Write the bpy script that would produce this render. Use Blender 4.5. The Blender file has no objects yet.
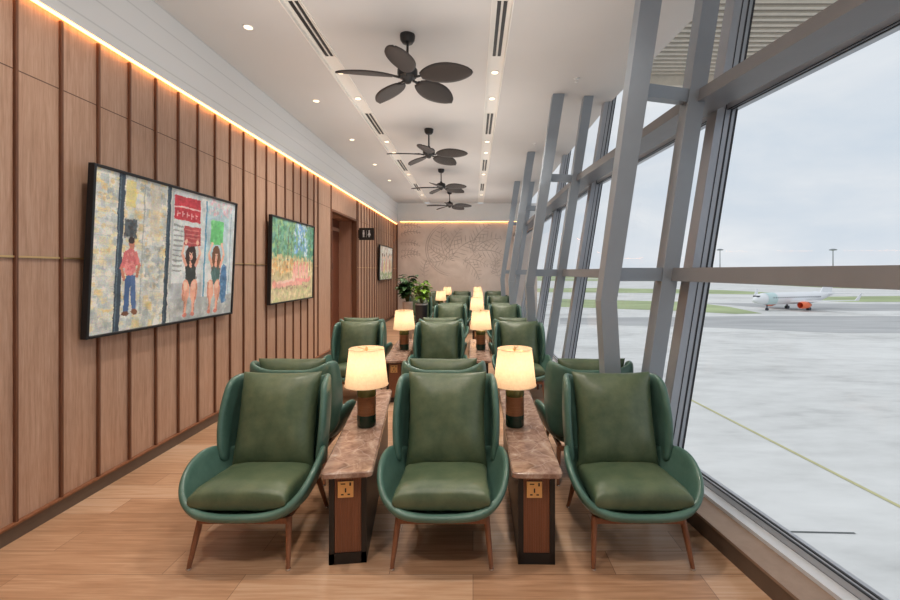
import bpy, bmesh, math, random
import numpy as np
from mathutils import Vector, Matrix, noise as mnoise

random.seed(7)
SC = bpy.context.scene
COL = SC.collection
PI = math.pi
R = math.radians

# ------------------------------------------------------------------ materials
def new_mat(name):
    m = bpy.data.materials.new(name)
    m.use_nodes = True
    nt = m.node_tree
    b = nt.nodes['Principled BSDF']
    return m, nt, b

def L(nt, a, b): nt.links.new(a, b)

def node(nt, t, **kw):
    n = nt.nodes.new(t)
    for k, v in kw.items():
        if k in n.inputs.keys() if hasattr(n.inputs, 'keys') else False:
            n.inputs[k].default_value = v
        else:
            setattr(n, k, v)
    return n

def ramp(nt, fac, stops):
    r = nt.nodes.new('ShaderNodeValToRGB')
    e = r.color_ramp.elements
    while len(e) > 1: e.remove(e[-1])
    e[0].position, e[0].color = stops[0][0], (*stops[0][1], 1)
    for p, c in stops[1:]:
        x = e.new(p); x.color = (*c, 1)
    L(nt, fac, r.inputs[0])
    return r.outputs[0]

def coords(nt, kind='Object', scale=(1, 1, 1)):
    tc = nt.nodes.new('ShaderNodeTexCoord')
    mp = nt.nodes.new('ShaderNodeMapping')
    mp.inputs['Scale'].default_value = scale
    L(nt, tc.outputs[kind], mp.inputs[0])
    return mp.outputs[0]

def noise(nt, vec, scale=5, detail=4, rough=.55, dist=0):
    n = nt.nodes.new('ShaderNodeTexNoise')
    n.inputs['Scale'].default_value = scale
    n.inputs['Detail'].default_value = detail
    n.inputs['Roughness'].default_value = rough
    n.inputs['Distortion'].default_value = dist
    L(nt, vec, n.inputs['Vector'])
    return n.outputs['Fac']

def bump(nt, b, h, s=.2, d=.01):
    n = nt.nodes.new('ShaderNodeBump')
    n.inputs['Strength'].default_value = s
    n.inputs['Distance'].default_value = d
    L(nt, h, n.inputs['Height'])
    L(nt, n.outputs[0], b.inputs['Normal'])

def plain(name, col, rough=.5, metal=0, var=.06, scale=12, emis=None, es=0, bmp=0):
    m, nt, b = new_mat(name)
    v = coords(nt)
    f = noise(nt, v, scale, 3)
    lo = tuple(c * (1 - var) for c in col); hi = tuple(min(1, c * (1 + var)) for c in col)
    L(nt, ramp(nt, f, [(.3, lo), (.7, hi)]), b.inputs['Base Color'])
    b.inputs['Roughness'].default_value = rough
    b.inputs['Metallic'].default_value = metal
    if emis:
        b.inputs['Emission Color'].default_value = (*emis, 1)
        b.inputs['Emission Strength'].default_value = es
    if bmp: bump(nt, b, noise(nt, v, scale * 6, 3), bmp)
    return m

def wood(name, c1, c2, stretch=(14, 14, .9), scale=3, rough=.45, kind='Object'):
    m, nt, b = new_mat(name)
    v = coords(nt, kind, stretch)
    f = noise(nt, v, scale, 6, .6, .6)
    f2 = noise(nt, coords(nt, kind, tuple(s * 4 for s in stretch)), scale, 3, .6)
    mx = nt.nodes.new('ShaderNodeMath'); mx.operation = 'MULTIPLY_ADD'
    L(nt, f2, mx.inputs[0]); mx.inputs[1].default_value = .35; 
    ad = nt.nodes.new('ShaderNodeMath'); ad.operation = 'MULTIPLY'; ad.inputs[1].default_value = .65
    L(nt, f, ad.inputs[0]); L(nt, ad.outputs[0], mx.inputs[2])
    L(nt, ramp(nt, mx.outputs[0], [(.3, c1), (.7, c2)]), b.inputs['Base Color'])
    b.inputs['Roughness'].default_value = rough
    bump(nt, b, mx.outputs[0], .08, .004)
    return m

def leather(name, c1, c2, rough=.42):
    m, nt, b = new_mat(name)
    v = coords(nt)
    f = noise(nt, v, 6, 7, .66)
    L(nt, ramp(nt, f, [(.34, c1), (.66, c2)]), b.inputs['Base Color'])
    b.inputs['Roughness'].default_value = rough
    g = noise(nt, v, 160, 3)
    g2 = noise(nt, v, 14, 3)
    ad = nt.nodes.new('ShaderNodeMath'); ad.operation = 'MULTIPLY_ADD'; ad.inputs[1].default_value = 3
    L(nt, g2, ad.inputs[0]); L(nt, g, ad.inputs[2])
    bump(nt, b, ad.outputs[0], .12, .004)
    return m

M = {}
M['shell'] = leather('green shell leather', (.060, .132, .106), (.096, .188, .154), .31)
M['cushion'] = leather('olive cushion leather', (.056, .094, .054), (.120, .155, .088), .38)
M['leg_wood'] = wood('walnut leg', (.16, .062, .030), (.30, .125, .062))
M['walnut'] = wood('walnut panel', (.15, .055, .028), (.27, .105, .055), (30, 30, 1), 3, .4)
M['black_metal'] = plain('dark bronze metal', (.018, .017, .017), .4, .3)
M['brass'] = plain('brushed brass', (.72, .50, .24), .32, .85)
M['steel'] = plain('polished steel', (.7, .68, .66), .2, 1)
M['black'] = plain('black plastic', (.012, .012, .013), .45)
M['white'] = plain('white paint', (.78, .775, .76), .6, 0, .02, 3)
M['ceil'] = plain('ceiling paint', (.63, .615, .60), .75, 0, .02, 1)
M['channel'] = plain('ceiling channel paint', (.82, .80, .76), .65, 0, .02, 3)
M['grey'] = plain('grey steel paint', (.29, .335, .385), .42, .15, .04, 4)
M['frame_lt'] = plain('pale aluminium', (.42, .45, .50), .35, .4, .04, 5)
M['gasket'] = plain('dark gasket', (.02, .022, .028), .5)
M['taupe'] = plain('taupe painted steel', (.21, .215, .23), .45, .1, .05, 4)
M['sillwhite'] = plain('pale sill metal', (.66, .69, .74), .35, .2, .03, 5)
M['brownlam'] = wood('brown laminate', (.22, .15, .11), (.32, .23, .175), (1.5, 1.5, 14), 3, .5)
M['darkskirt'] = plain('dark skirting', (.115, .080, .060), .45)
M['batten'] = wood('dark batten', (.105, .040, .020), (.185, .075, .038), (14, 14, 1), 3, .5)
M['wooddoor'] = wood('red brown door veneer', (.12, .036, .018), (.20, .066, .034), (12, 12, .8), 3, .4)
M['jamb'] = wood('recess veneer', (.36, .19, .13), (.46, .26, .18), (12, 12, .8), 3, .5)
M['fan'] = None
M['led'] = plain('led strip', (1, .6, .25), .5, 0, .01, 3, (1, .42, .12), 8)
M['downlight'] = plain('downlight lens', (1, .9, .75), .5, 0, .01, 3, (1, .78, .50), 2.2)
M['bulb'] = plain('warm bulb', (1, .8, .5), .5, 0, .01, 3, (1, .7, .36), 5)
M['lampgreen'] = plain('dark green glaze', (.012, .030, .020), .22, 0, .2, 20)
M['lampgold'] = plain('olive gold glaze', (.13, .13, .045), .25, .3, .2, 20)
M['lampband'] = wood('ribbed copper brown', (.20, .080, .035), (.38, .165, .080), (2, 2, 60), 2, .4)
M['leaf_dark'] = plain('dark leaf', (.030, .085, .022), .45, 0, .5, 9)
M['leaf_lime'] = plain('lime leaf', (.20, .38, .035), .45, 0, .4, 9)
M['stem'] = plain('plant stem', (.10, .10, .03), .6)
M['pot_dark'] = plain('charcoal pot', (.025, .03, .04), .4)
M['pot_pale'] = plain('pale pink pot', (.55, .46, .42), .5)
M['pot_silver'] = plain('silver rim', (.45, .48, .52), .3, .6)
M['soil'] = plain('soil', (.03, .02, .012), .9, 0, .4, 60)
M['frame_black'] = plain('black picture frame', (.010, .011, .014), .4)
M['plane_white'] = plain('aircraft white', (.80, .81, .83), .4)
M['plane_orange'] = plain('aircraft orange', (.85, .17, .06), .4)
M['plane_teal'] = plain('aircraft pale teal', (.55, .70, .70), .4)
M['plane_dark'] = plain('aircraft dark', (.06, .06, .08), .4)
M['mast'] = plain('mast grey', (.25, .27, .30), .5)
M['grass'] = plain('airfield grass', (.36, .42, .22), .9, 0, .25, .05)
M['yellow'] = plain('yellow taxi line', (.52, .49, .26), .8, 0, .12, 2)
M['slot'] = plain('drain slot', (.10, .11, .11), .8)
M['louvre'] = plain('beige louvre slat', (.72, .66, .57), .6, 0)
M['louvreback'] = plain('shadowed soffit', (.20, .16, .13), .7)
M['signwhite'] = plain('sign white', (.55, .55, .55), .5, 0, .01, 3, (1, 1, 1), .05)
M['ink'] = plain('mural grey ink', (.50, .42, .375), .85, 0, .25, 3)

def mk_fan():
    m, nt, b = new_mat('woven dark fan blade')
    v = coords(nt)
    w = nt.nodes.new('ShaderNodeTexWave'); w.bands_direction = 'X'; w.inputs['Scale'].default_value = 26
    w2 = nt.nodes.new('ShaderNodeTexWave'); w2.bands_direction = 'Y'; w2.inputs['Scale'].default_value = 26
    L(nt, v, w.inputs[0]); L(nt, v, w2.inputs[0])
    mu = nt.nodes.new('ShaderNodeMath'); mu.operation = 'MULTIPLY'
    L(nt, w.outputs['Fac'], mu.inputs[0]); L(nt, w2.outputs['Fac'], mu.inputs[1])
    L(nt, ramp(nt, mu.outputs[0], [(0, (.014, .009, .008)), (1, (.034, .022, .018))]), b.inputs['Base Color'])
    b.inputs['Roughness'].default_value = .5
    bump(nt, b, mu.outputs[0], .3, .004)
    return m
M['fan'] = mk_fan()

def mk_shade():
    m = bpy.data.materials.new('cream lamp shade'); m.use_nodes = True
    nt = m.node_tree; nt.nodes.clear()
    out = nt.nodes.new('ShaderNodeOutputMaterial')
    v = coords(nt, 'Object', (1, 1, 1))
    f = noise(nt, v, 60, 3)
    c = ramp(nt, f, [(.3, (.78, .66, .52)), (.7, (.86, .76, .62))])
    d = nt.nodes.new('ShaderNodeBsdfDiffuse'); t = nt.nodes.new('ShaderNodeBsdfTranslucent')
    L(nt, c, d.inputs[0]); L(nt, c, t.inputs[0])
    mx = nt.nodes.new('ShaderNodeMixShader'); mx.inputs[0].default_value = .55
    L(nt, d.outputs[0], mx.inputs[1]); L(nt, t.outputs[0], mx.inputs[2])
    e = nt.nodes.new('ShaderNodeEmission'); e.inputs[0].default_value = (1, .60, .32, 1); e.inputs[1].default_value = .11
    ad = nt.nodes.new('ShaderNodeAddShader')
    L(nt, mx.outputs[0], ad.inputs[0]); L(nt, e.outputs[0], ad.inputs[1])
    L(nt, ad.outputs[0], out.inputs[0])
    return m
M['shade'] = mk_shade()

def mk_glass():
    m = bpy.data.materials.new('window glass'); m.use_nodes = True
    nt = m.node_tree; nt.nodes.clear()
    out = nt.nodes.new('ShaderNodeOutputMaterial')
    t = nt.nodes.new('ShaderNodeBsdfTransparent'); t.inputs[0].default_value = (.95, .97, .97, 1)
    g = nt.nodes.new('ShaderNodeBsdfGlossy'); g.inputs['Roughness'].default_value = .0
    lw = nt.nodes.new('ShaderNodeLayerWeight'); lw.inputs[0].default_value = .5
    pw = nt.nodes.new('ShaderNodeMath'); pw.operation = 'POWER'; pw.inputs[1].default_value = 5
    L(nt, lw.outputs['Facing'], pw.inputs[0])
    mu = nt.nodes.new('ShaderNodeMath'); mu.operation = 'MULTIPLY_ADD'; mu.inputs[1].default_value = .30; mu.inputs[2].default_value = .012
    L(nt, pw.outputs[0], mu.inputs[0])
    mx = nt.nodes.new('ShaderNodeMixShader')
    L(nt, mu.outputs[0], mx.inputs[0]); L(nt, t.outputs[0], mx.inputs[1]); L(nt, g.outputs[0], mx.inputs[2])
    L(nt, mx.outputs[0], out.inputs[0])
    return m
M['glass'] = mk_glass()

def mk_wallwood():
    m, nt, b = new_mat('oak wall panelling')
    v = coords(nt, 'Object', (18, 18, .7))
    f = noise(nt, v, 3, 6, .62, .5)
    f2 = noise(nt, coords(nt, 'Object', (60, 60, 3)), 3, 3, .6)
    ad = nt.nodes.new('ShaderNodeMath'); ad.operation = 'MULTIPLY_ADD'; ad.inputs[1].default_value = .4
    L(nt, f2, ad.inputs[0])
    mu = nt.nodes.new('ShaderNodeMath'); mu.operation = 'MULTIPLY'; mu.inputs[1].default_value = .6
    L(nt, f, mu.inputs[0]); L(nt, mu.outputs[0], ad.inputs[2])
    c = ramp(nt, ad.outputs[0], [(.30, (.33, .190, .125)), (.5, (.46, .290, .205)), (.70, (.57, .385, .295))])
    # panel joint at a fixed height
    tc = nt.nodes.new('ShaderNodeTexCoord'); sx = nt.nodes.new('ShaderNodeSeparateXYZ')
    L(nt, tc.outputs['Object'], sx.inputs[0])
    su = nt.nodes.new('ShaderNodeMath'); su.operation = 'SUBTRACT'; su.inputs[1].default_value = 2.93
    L(nt, sx.outputs[2], su.inputs[0])
    ab = nt.nodes.new('ShaderNodeMath'); ab.operation = 'ABSOLUTE'; L(nt, su.outputs[0], ab.inputs[0])
    lt = nt.nodes.new('ShaderNodeMath'); lt.operation = 'LESS_THAN'; lt.inputs[1].default_value = .004
    L(nt, ab.outputs[0], lt.inputs[0])
    mx = nt.nodes.new('ShaderNodeMix'); mx.data_type = 'RGBA'
    L(nt, lt.outputs[0], mx.inputs[0]); L(nt, c, mx.inputs[6]); mx.inputs[7].default_value = (.12, .06, .04, 1)
    L(nt, mx.outputs[2], b.inputs['Base Color'])
    b.inputs['Roughness'].default_value = .5
    return m
M['wallwood'] = mk_wallwood()

def mk_floor():
    m, nt, b = new_mat('timber plank floor')
    tc = nt.nodes.new('ShaderNodeTexCoord')
    br = nt.nodes.new('ShaderNodeTexBrick')
    br.inputs['Scale'].default_value = 1
    br.inputs['Brick Width'].default_value = 1.25
    br.inputs['Row Height'].default_value = .20
    br.inputs['Mortar Size'].default_value = .0016
    br.inputs['Mortar Smooth'].default_value = .1
    br.inputs['Bias'].default_value = 0
    br.inputs['Color1'].default_value = (0, 0, 0, 1); br.inputs['Color2'].default_value = (1, 1, 1, 1)
    br.inputs['Mortar'].default_value = (.5, .5, .5, 1)
    br.offset = .37; br.offset_frequency = 2
    L(nt, tc.outputs['Object'], br.inputs['Vector'])
    mp = nt.nodes.new('ShaderNodeMapping'); mp.inputs['Scale'].default_value = (.9, 16, 1)
    L(nt, tc.outputs['Object'], mp.inputs[0])
    f = noise(nt, mp.outputs[0], 2.6, 6, .6, .5)
    sx = nt.nodes.new('ShaderNodeMath'); sx.operation = 'MULTIPLY_ADD'; sx.inputs[1].default_value = .28
    sep = nt.nodes.new('ShaderNodeSeparateColor'); L(nt, br.outputs['Color'], sep.inputs[0])
    L(nt, sep.outputs[0], sx.inputs[0])
    mu = nt.nodes.new('ShaderNodeMath'); mu.operation = 'MULTIPLY'; mu.inputs[1].default_value = .72
    L(nt, f, mu.inputs[0]); L(nt, mu.outputs[0], sx.inputs[2])
    c = ramp(nt, sx.outputs[0], [(.28, (.33, .175, .095)), (.48, (.47, .275, .165)), (.60, (.55, .35, .225)), (.78, (.60, .43, .32))])
    mx = nt.nodes.new('ShaderNodeMix'); mx.data_type = 'RGBA'
    L(nt, br.outputs['Fac'], mx.inputs[0]); L(nt, c, mx.inputs[6]); mx.inputs[7].default_value = (.17, .09, .05, 1)
    L(nt, mx.outputs[2], b.inputs['Base Color'])
    b.inputs['Roughness'].default_value = .36
    return m
M['floor'] = mk_floor()

def mk_marble():
    m, nt, b = new_mat('brown marble')
    v = coords(nt)
    f = noise(nt, v, 7, 8, .66, 1.6)
    vo = nt.nodes.new('ShaderNodeTexVoronoi'); vo.feature = 'DISTANCE_TO_EDGE'; vo.inputs['Scale'].default_value = 6
    n2 = nt.nodes.new('ShaderNodeTexNoise'); n2.inputs['Scale'].default_value = 4; L(nt, v, n2.inputs['Vector'])
    mxv = nt.nodes.new('ShaderNodeMix'); mxv.data_type = 'RGBA'; mxv.inputs[0].default_value = .22
    L(nt, v, mxv.inputs[6]); L(nt, n2.outputs['Color'], mxv.inputs[7])
    L(nt, mxv.outputs[2], vo.inputs['Vector'])
    c = ramp(nt, f, [(.28, (.13, .075, .055)), (.45, (.27, .165, .125)), (.6, (.40, .28, .22)), (.75, (.60, .50, .43))])
    k = ramp(nt, vo.outputs['Distance'], [(0, (1, 1, 1)), (.035, (0, 0, 0))])
    mu = nt.nodes.new('ShaderNodeMath'); mu.operation = 'MULTIPLY'; mu.inputs[1].default_value = .28
    L(nt, k, mu.inputs[0])
    mx = nt.nodes.new('ShaderNodeMix'); mx.data_type = 'RGBA'
    L(nt, mu.outputs[0], mx.inputs[0]); L(nt, c, mx.inputs[6]); mx.inputs[7].default_value = (.66, .56, .50, 1)
    L(nt, mx.outputs[2], b.inputs['Base Color'])
    b.inputs['Roughness'].default_value = .16
    return m
M['marble'] = mk_marble()

def mk_fascia():
    m, nt, b = new_mat('white boarded fascia')
    tc = nt.nodes.new('ShaderNodeTexCoord'); sx = nt.nodes.new('ShaderNodeSeparateXYZ')
    L(nt, tc.outputs['Object'], sx.inputs[0])
    mo = nt.nodes.new('ShaderNodeMath'); mo.operation = 'PINGPONG'; mo.inputs[1].default_value = .11
    L(nt, sx.outputs[2], mo.inputs[0])
    c = ramp(nt, mo.outputs[0], [(0, (.58, .60, .61)), (.004, (.58, .60, .61)), (.009, (.72, .735, .745))])
    L(nt, c, b.inputs['Base Color'])
    b.inputs['Roughness'].default_value = .55
    return m
M['fascia'] = mk_fascia()

def mk_plaster():
    m, nt, b = new_mat('pinkish plaster mural wall')
    v = coords(nt, 'Object', (1, 1, 1))
    f = noise(nt, v, 1.6, 6, .6, 1.5)
    w = nt.nodes.new('ShaderNodeTexWave'); w.wave_type = 'RINGS'; w.inputs['Scale'].default_value = .9
    w.inputs['Distortion'].default_value = 9; w.inputs['Detail'].default_value = 3; w.inputs['Detail Scale'].default_value = .8
    L(nt, v, w.inputs[0])
    ms = noise(nt, v, .9, 3, .5)
    msk = ramp(nt, ms, [(.42, (0, 0, 0)), (.6, (1, 1, 1))])
    mu = nt.nodes.new('ShaderNodeMath'); mu.operation = 'MULTIPLY'
    L(nt, w.outputs['Fac'], mu.inputs[0]); L(nt, msk, mu.inputs[1])
    mu2 = nt.nodes.new('ShaderNodeMath'); mu2.operation = 'MULTIPLY'; mu2.inputs[1].default_value = .22
    L(nt, mu.outputs[0], mu2.inputs[0])
    c = ramp(nt, f, [(.3, (.69, .59, .525)), (.7, (.80, .705, .645))])
    mx = nt.nodes.new('ShaderNodeMix'); mx.data_type = 'RGBA'
    L(nt, mu2.outputs[0], mx.inputs[0]); L(nt, c, mx.inputs[6]); mx.inputs[7].default_value = (.36, .30, .27, 1)
    L(nt, mx.outputs[2], b.inputs['Base Color'])
    b.inputs['Roughness'].default_value = .85
    return m
M['plaster'] = mk_plaster()

def mk_apron():
    m, nt, b = new_mat('pale concrete apron')
    v = coords(nt, 'Object', (.016, .035, 1))
    f = noise(nt, v, 2.2, 7, .62, .6)
    f2 = noise(nt, coords(nt, 'Object', (.2, .5, 1)), 1.3, 5, .6)
    ad = nt.nodes.new('ShaderNodeMath'); ad.operation = 'MULTIPLY_ADD'; ad.inputs[1].default_value = .35
    L(nt, f2, ad.inputs[0])
    mu = nt.nodes.new('ShaderNodeMath'); mu.operation = 'MULTIPLY'; mu.inputs[1].default_value = .65
    L(nt, f, mu.inputs[0]); L(nt, mu.outputs[0], ad.inputs[2])
    c = ramp(nt, ad.outputs[0], [(.34, (.45, .445, .435)), (.46, (.61, .605, .59)), (.56, (.69, .685, .67)), (.68, (.75, .745, .73))])
    L(nt, c, b.inputs['Base Color']); b.inputs['Roughness'].default_value = .8
    return m
M['apron'] = mk_apron()

def mk_tarmac():
    m, nt, b = new_mat('darker taxiway asphalt')
    f = noise(nt, coords(nt, 'Object', (.02, .12, 1)), 2, 6, .6)
    L(nt, ramp(nt, f, [(.3, (.34, .34, .345)), (.7, (.50, .50, .50))]), b.inputs['Base Color'])
    b.inputs['Roughness'].default_value = .85
    return m
M['tarmac'] = mk_tarmac()

def mk_canvas(name):
    m, nt, b = new_mat(name)
    a = nt.nodes.new('ShaderNodeAttribute'); a.attribute_name = 'paint'
    v = coords(nt, 'Object', (1, 1, 1))
    f = noise(nt, v, 70, 3, .6)
    hs = nt.nodes.new('ShaderNodeHueSaturation')
    L(nt, a.outputs['Color'], hs.inputs['Color'])
    mr = nt.nodes.new('ShaderNodeMapRange'); mr.inputs[3].default_value = 1.12; mr.inputs[4].default_value = 1.42
    L(nt, f, mr.inputs[0]); L(nt, mr.outputs[0], hs.inputs['Value'])
    L(nt, hs.outputs[0], b.inputs['Base Color'])
    b.inputs['Roughness'].default_value = .4
    bump(nt, b, f, .15, .003)
    return m
M['canvas'] = mk_canvas('painted canvas')

# ------------------------------------------------------------------ mesh helpers
class MB:
    def __init__(s): s.bm = bmesh.new()
    def box(s, c, d, rot=None, bev=0, seg=2):
        g = bmesh.ops.create_cube(s.bm, size=1)
        vs = g['verts']
        mt = Matrix.Translation(c) @ (rot.to_4x4() if rot else Matrix()) @ Matrix.Diagonal((*d, 1))
        bmesh.ops.transform(s.bm, matrix=mt, verts=vs)
        if bev:
            es = list({e for v in vs for e in v.link_edges})
            bmesh.ops.bevel(s.bm, geom=es, offset=bev, segments=seg, profile=.5, affect='EDGES')
        return s
    def hexa(s, p):            # 8 corners: 4 bottom ring, 4 top ring
        v = [s.bm.verts.new(q) for q in p]
        for f in ((3, 2, 1, 0), (4, 5, 6, 7), (0, 1, 5, 4), (1, 2, 6, 5), (2, 3, 7, 6), (3, 0, 4, 7)):
            s.bm.faces.new([v[i] for i in f])
        return s
    def quad(s, *p):
        s.bm.faces.new([s.bm.verts.new(q) for q in p]); return s
    def lathe(s, prof, n=24, c=(0, 0, 0), cap=True):
        rings = []
        for r, z in prof:
            rings.append([s.bm.verts.new((c[0] + r * math.cos(2 * PI * i / n), c[1] + r * math.sin(2 * PI * i / n), c[2] + z)) for i in range(n)])
        for a, b in zip(rings, rings[1:]):
            for i in range(n):
                s.bm.faces.new((a[i], a[(i + 1) % n], b[(i + 1) % n], b[i]))
        if cap:
            s.bm.faces.new(rings[0][::-1]); s.bm.faces.new(rings[-1])
        return s
    def tube(s, pts, rad, n=8):
        pts = [Vector(p) for p in pts]
        rads = rad if isinstance(rad, (list, tuple)) else [rad] * len(pts)
        rings = []
        for i, p in enumerate(pts):
            t = (pts[min(i + 1, len(pts) - 1)] - pts[max(i - 1, 0)]).normalized()
            u = t.cross(Vector((0, 0, 1)))
            if u.length < 1e-3: u = t.cross(Vector((1, 0, 0)))
            u.normalize(); w = t.cross(u)
            rings.append([s.bm.verts.new(p + (u * math.cos(2 * PI * k / n) + w * math.sin(2 * PI * k / n)) * rads[i]) for k in range(n)])
        for a, b in zip(rings, rings[1:]):
            for k in range(n):
                s.bm.faces.new((a[k], b[k], b[(k + 1) % n], a[(k + 1) % n]))
        s.bm.faces.new(rings[0]); s.bm.faces.new(rings[-1][::-1])
        return s
    def grid(s, P, closed=False):
        V = [[s.bm.verts.new(q) for q in row] for row in P]
        for i in range(len(V) - 1):
            m = len(V[i])
            for j in range(m if closed else m - 1):
                s.bm.faces.new((V[i][j], V[i][(j + 1) % m], V[i + 1][(j + 1) % m], V[i + 1][j]))
        return V
    def build(s, name, mat, parent=None, smooth=False, loc=None):
        bmesh.ops.recalc_face_normals(s.bm, faces=s.bm.faces)
        me = bpy.data.meshes.new(name)
        s.bm.to_mesh(me); s.bm.free()
        o = bpy.data.objects.new(name, me)
        COL.objects.link(o)
        if mat: me.materials.append(M[mat] if isinstance(mat, str) else mat)
        if parent: o.parent = parent
        if loc: o.location = loc
        if smooth:
            me.polygons.foreach_set('use_smooth', [True] * len(me.polygons))
            if smooth == 'auto':
                try: me.set_sharp_from_angle(angle=R(35))
                except Exception: pass
        return o

def empty(name, loc=(0, 0, 0), rz=0):
    o = bpy.data.objects.new(name, None); COL.objects.link(o)
    o.empty_display_size = .1
    o.location = loc; o.rotation_euler = (0, 0, rz)
    return o

def tag(o, label=None, cat=None, group=None, kind=None):
    if label: o['label'] = label
    if cat: o['category'] = cat
    if group: o['group'] = group
    if kind: o['kind'] = kind
    return o

def struct(o): o['kind'] = 'structure'; return o

def copy_tree(o, parent=None):
    c = o.copy(); COL.objects.link(c)
    if parent: c.parent = parent
    for ch in list(o.children):
        if ch.type != 'LIGHT': copy_tree(ch, c)
    return c

def mod_subsurf(o, lv=2):
    m = o.modifiers.new('sub', 'SUBSURF'); m.levels = lv; m.render_levels = lv
def mod_solid(o, t, off=0):
    m = o.modifiers.new('sol', 'SOLIDIFY'); m.thickness = t; m.offset = off; m.use_rim = True

# ------------------------------------------------------------------ camera
F, VX, VY, H = 436.0, 473.0, 271.0, 1.67
cam = bpy.data.objects.new('camera', bpy.data.cameras.new('camera'))
COL.objects.link(cam)
cam.location = (0, 0, H); cam.rotation_euler = (PI / 2, 0, 0)
cam.data.sensor_fit = 'HORIZONTAL'; cam.data.sensor_width = 36
cam.data.lens = F / 900 * 36
cam.data.shift_x = -(VX - 450) / 900
cam.data.shift_y = -(300 - VY) / 900
cam.data.clip_end = 5000
SC.camera = cam

# ------------------------------------------------------------------ room shell
XW, ZC, Y0, Y1 = -2.86, 4.19, -3.5, 16.3
LEDZ = 3.42
# facade base line (glass at z=.26) and lean
FAC = [(-3.5, 2.584), (3.45, 1.643), (6.45, 1.44), (9.45, 1.43), (12.45, 1.43), (16.3, 1.43)]
LEAN, ZB = .158, .15
def gx(y, z=ZB):
    for (a, xa), (b, xb) in zip(FAC, FAC[1:]):
        if y <= b or b == FAC[-1][0]:
            return xa + (xb - xa) * (y - a) / (b - a) + LEAN * (z - ZB)

# floor (outline follows the facade)
mb = MB()
ys = [Y0] + [p[0] for p in FAC[1:]]
mb.grid([[(XW - 1.6, y, 0), (gx(y) - .02, y, 0)] for y in ys])
mb.grid([[(XW - 1.6, y, -.2), (gx(y) - .02, y, -.2)] for y in ys])
struct(mb.build('floor', 'floor'))

# ceiling: three flat fields with two recessed channels between them
CH = [(-1.80, -1.60), (.18, .38)]
wl = MB()
zt = ZC + .15
def slab(mbx, x0, x1, y0, y1, z0, z1):
    mbx.box(((x0 + x1) / 2, (y0 + y1) / 2, (z0 + z1) / 2), (x1 - x0, y1 - y0, z1 - z0))
slab(wl, XW - .3, CH[0][0], Y0, Y1, ZC, zt)
slab(wl, CH[0][1], CH[1][0], Y0, Y1, ZC, zt)
for (a, xa), (b, xb) in zip(FAC, FAC[1:]):
    x0 = CH[1][1]
    wl.hexa([(x0, a, ZC), (gx(a, ZC) - .02, a, ZC), (gx(b, ZC) - .02, b, ZC), (x0, b, ZC),
             (x0, a, zt), (gx(a, ZC) - .02, a, zt), (gx(b, ZC) - .02, b, zt), (x0, b, zt)])
ceil = struct(wl.build('ceiling', 'ceil'))
wl = MB()
for a, b in CH: slab(wl, a, b, Y0, Y1, ZC + .035, zt)
ch = wl.build('ceiling_channel', 'channel', ceil)
wl = MB()
for a, b in CH:
    for x in (a, b): slab(wl, x - .006, x + .006, Y0, Y1, ZC - .012, ZC + .03)
wl.build('channel_trim', 'channel', ceil)
wl = MB()
slab(wl, -3.6, 1.9, Y0 - .2, Y1 + .3, zt + .02, zt + .3)
struct(wl.build('roof_slab', 'white'))

# left wall: panelling with a door recess
DY0, DY1, DZ = 8.78, 10.66, 2.90
mb = MB()
slab(mb, XW - .12, XW, Y0, DY0, 0, LEDZ + .1)
slab(mb, XW - .12, XW, DY1, Y1, 0, LEDZ + .1)
slab(mb, XW - .12, XW, DY0, DY1, DZ, LEDZ + .1)
wall = struct(mb.build('wall_left', 'wallwood'))
k = -18
bat_mesh = None
while True:
    y = 2.717 + .3 * k; k += 1
    if y > Y1 - .1: break
    if y < -2.6 or 7.95 < y < 10.7: continue
    if bat_mesh is None:
        o = MB().box((0, 0, (LEDZ - .02 + .09) / 2), (.021, .018, LEDZ - .02 - .09), bev=.002, seg=1).build('batten', 'batten', wall, loc=(XW + .0105, y, 0))
        bat_mesh = o
    else:
        c = bat_mesh.copy(); COL.objects.link(c); c.location = (XW + .0105, y, 0)
for y in (8.02, 8.76, 10.70):
    c = bat_mesh.copy(); COL.objects.link(c); c.location = (XW + .0105, y, 0)
mb = MB()
for a, b in ((-2.5, 8.0), (10.72, Y1)):
    mb.box((XW + .006, (a + b) / 2, 1.76), (.012, b - a, .012))
mb.build('picture_rail', 'brass', wall)
mb = MB()
slab(mb, XW, XW + .02, Y0, DY0, 0, .095); slab(mb, XW, XW + .02, DY1, Y1, 0, .095)
struct(mb.build('baseboard_left', 'darkskirt'))
mb = MB()
slab(mb, XW, XW + .034, Y0, DY0, .095, .108); slab(mb, XW, XW + .034, DY1, Y1, .095, .108)
struct(mb.build('trim_1', 'leg_wood'))

# fascia above the panelling, with led strip in the gap
fx = lambda y: -2.975 + (y - 4) * .0145
mb = MB()
P = []
for y in (Y0, 4, 10, Y1):
    P.append([(XW + .05, y, LEDZ), (max(fx(y), XW - .14), y, ZC), (XW - .2, y, ZC), (XW - .2, y, LEDZ + .02)])
mb.grid(P, closed=True)
struct(mb.build('wall_left_fascia', 'fascia'))
mb = MB()
slab(mb, XW + .016, XW + .042, Y0 + .2, Y1 - .1, LEDZ - .010, LEDZ - .002)
tag(mb.build('led_strip', 'led'), 'warm glowing light strip along the top of the timber wall', 'light strip', 'cove light strips')

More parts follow.
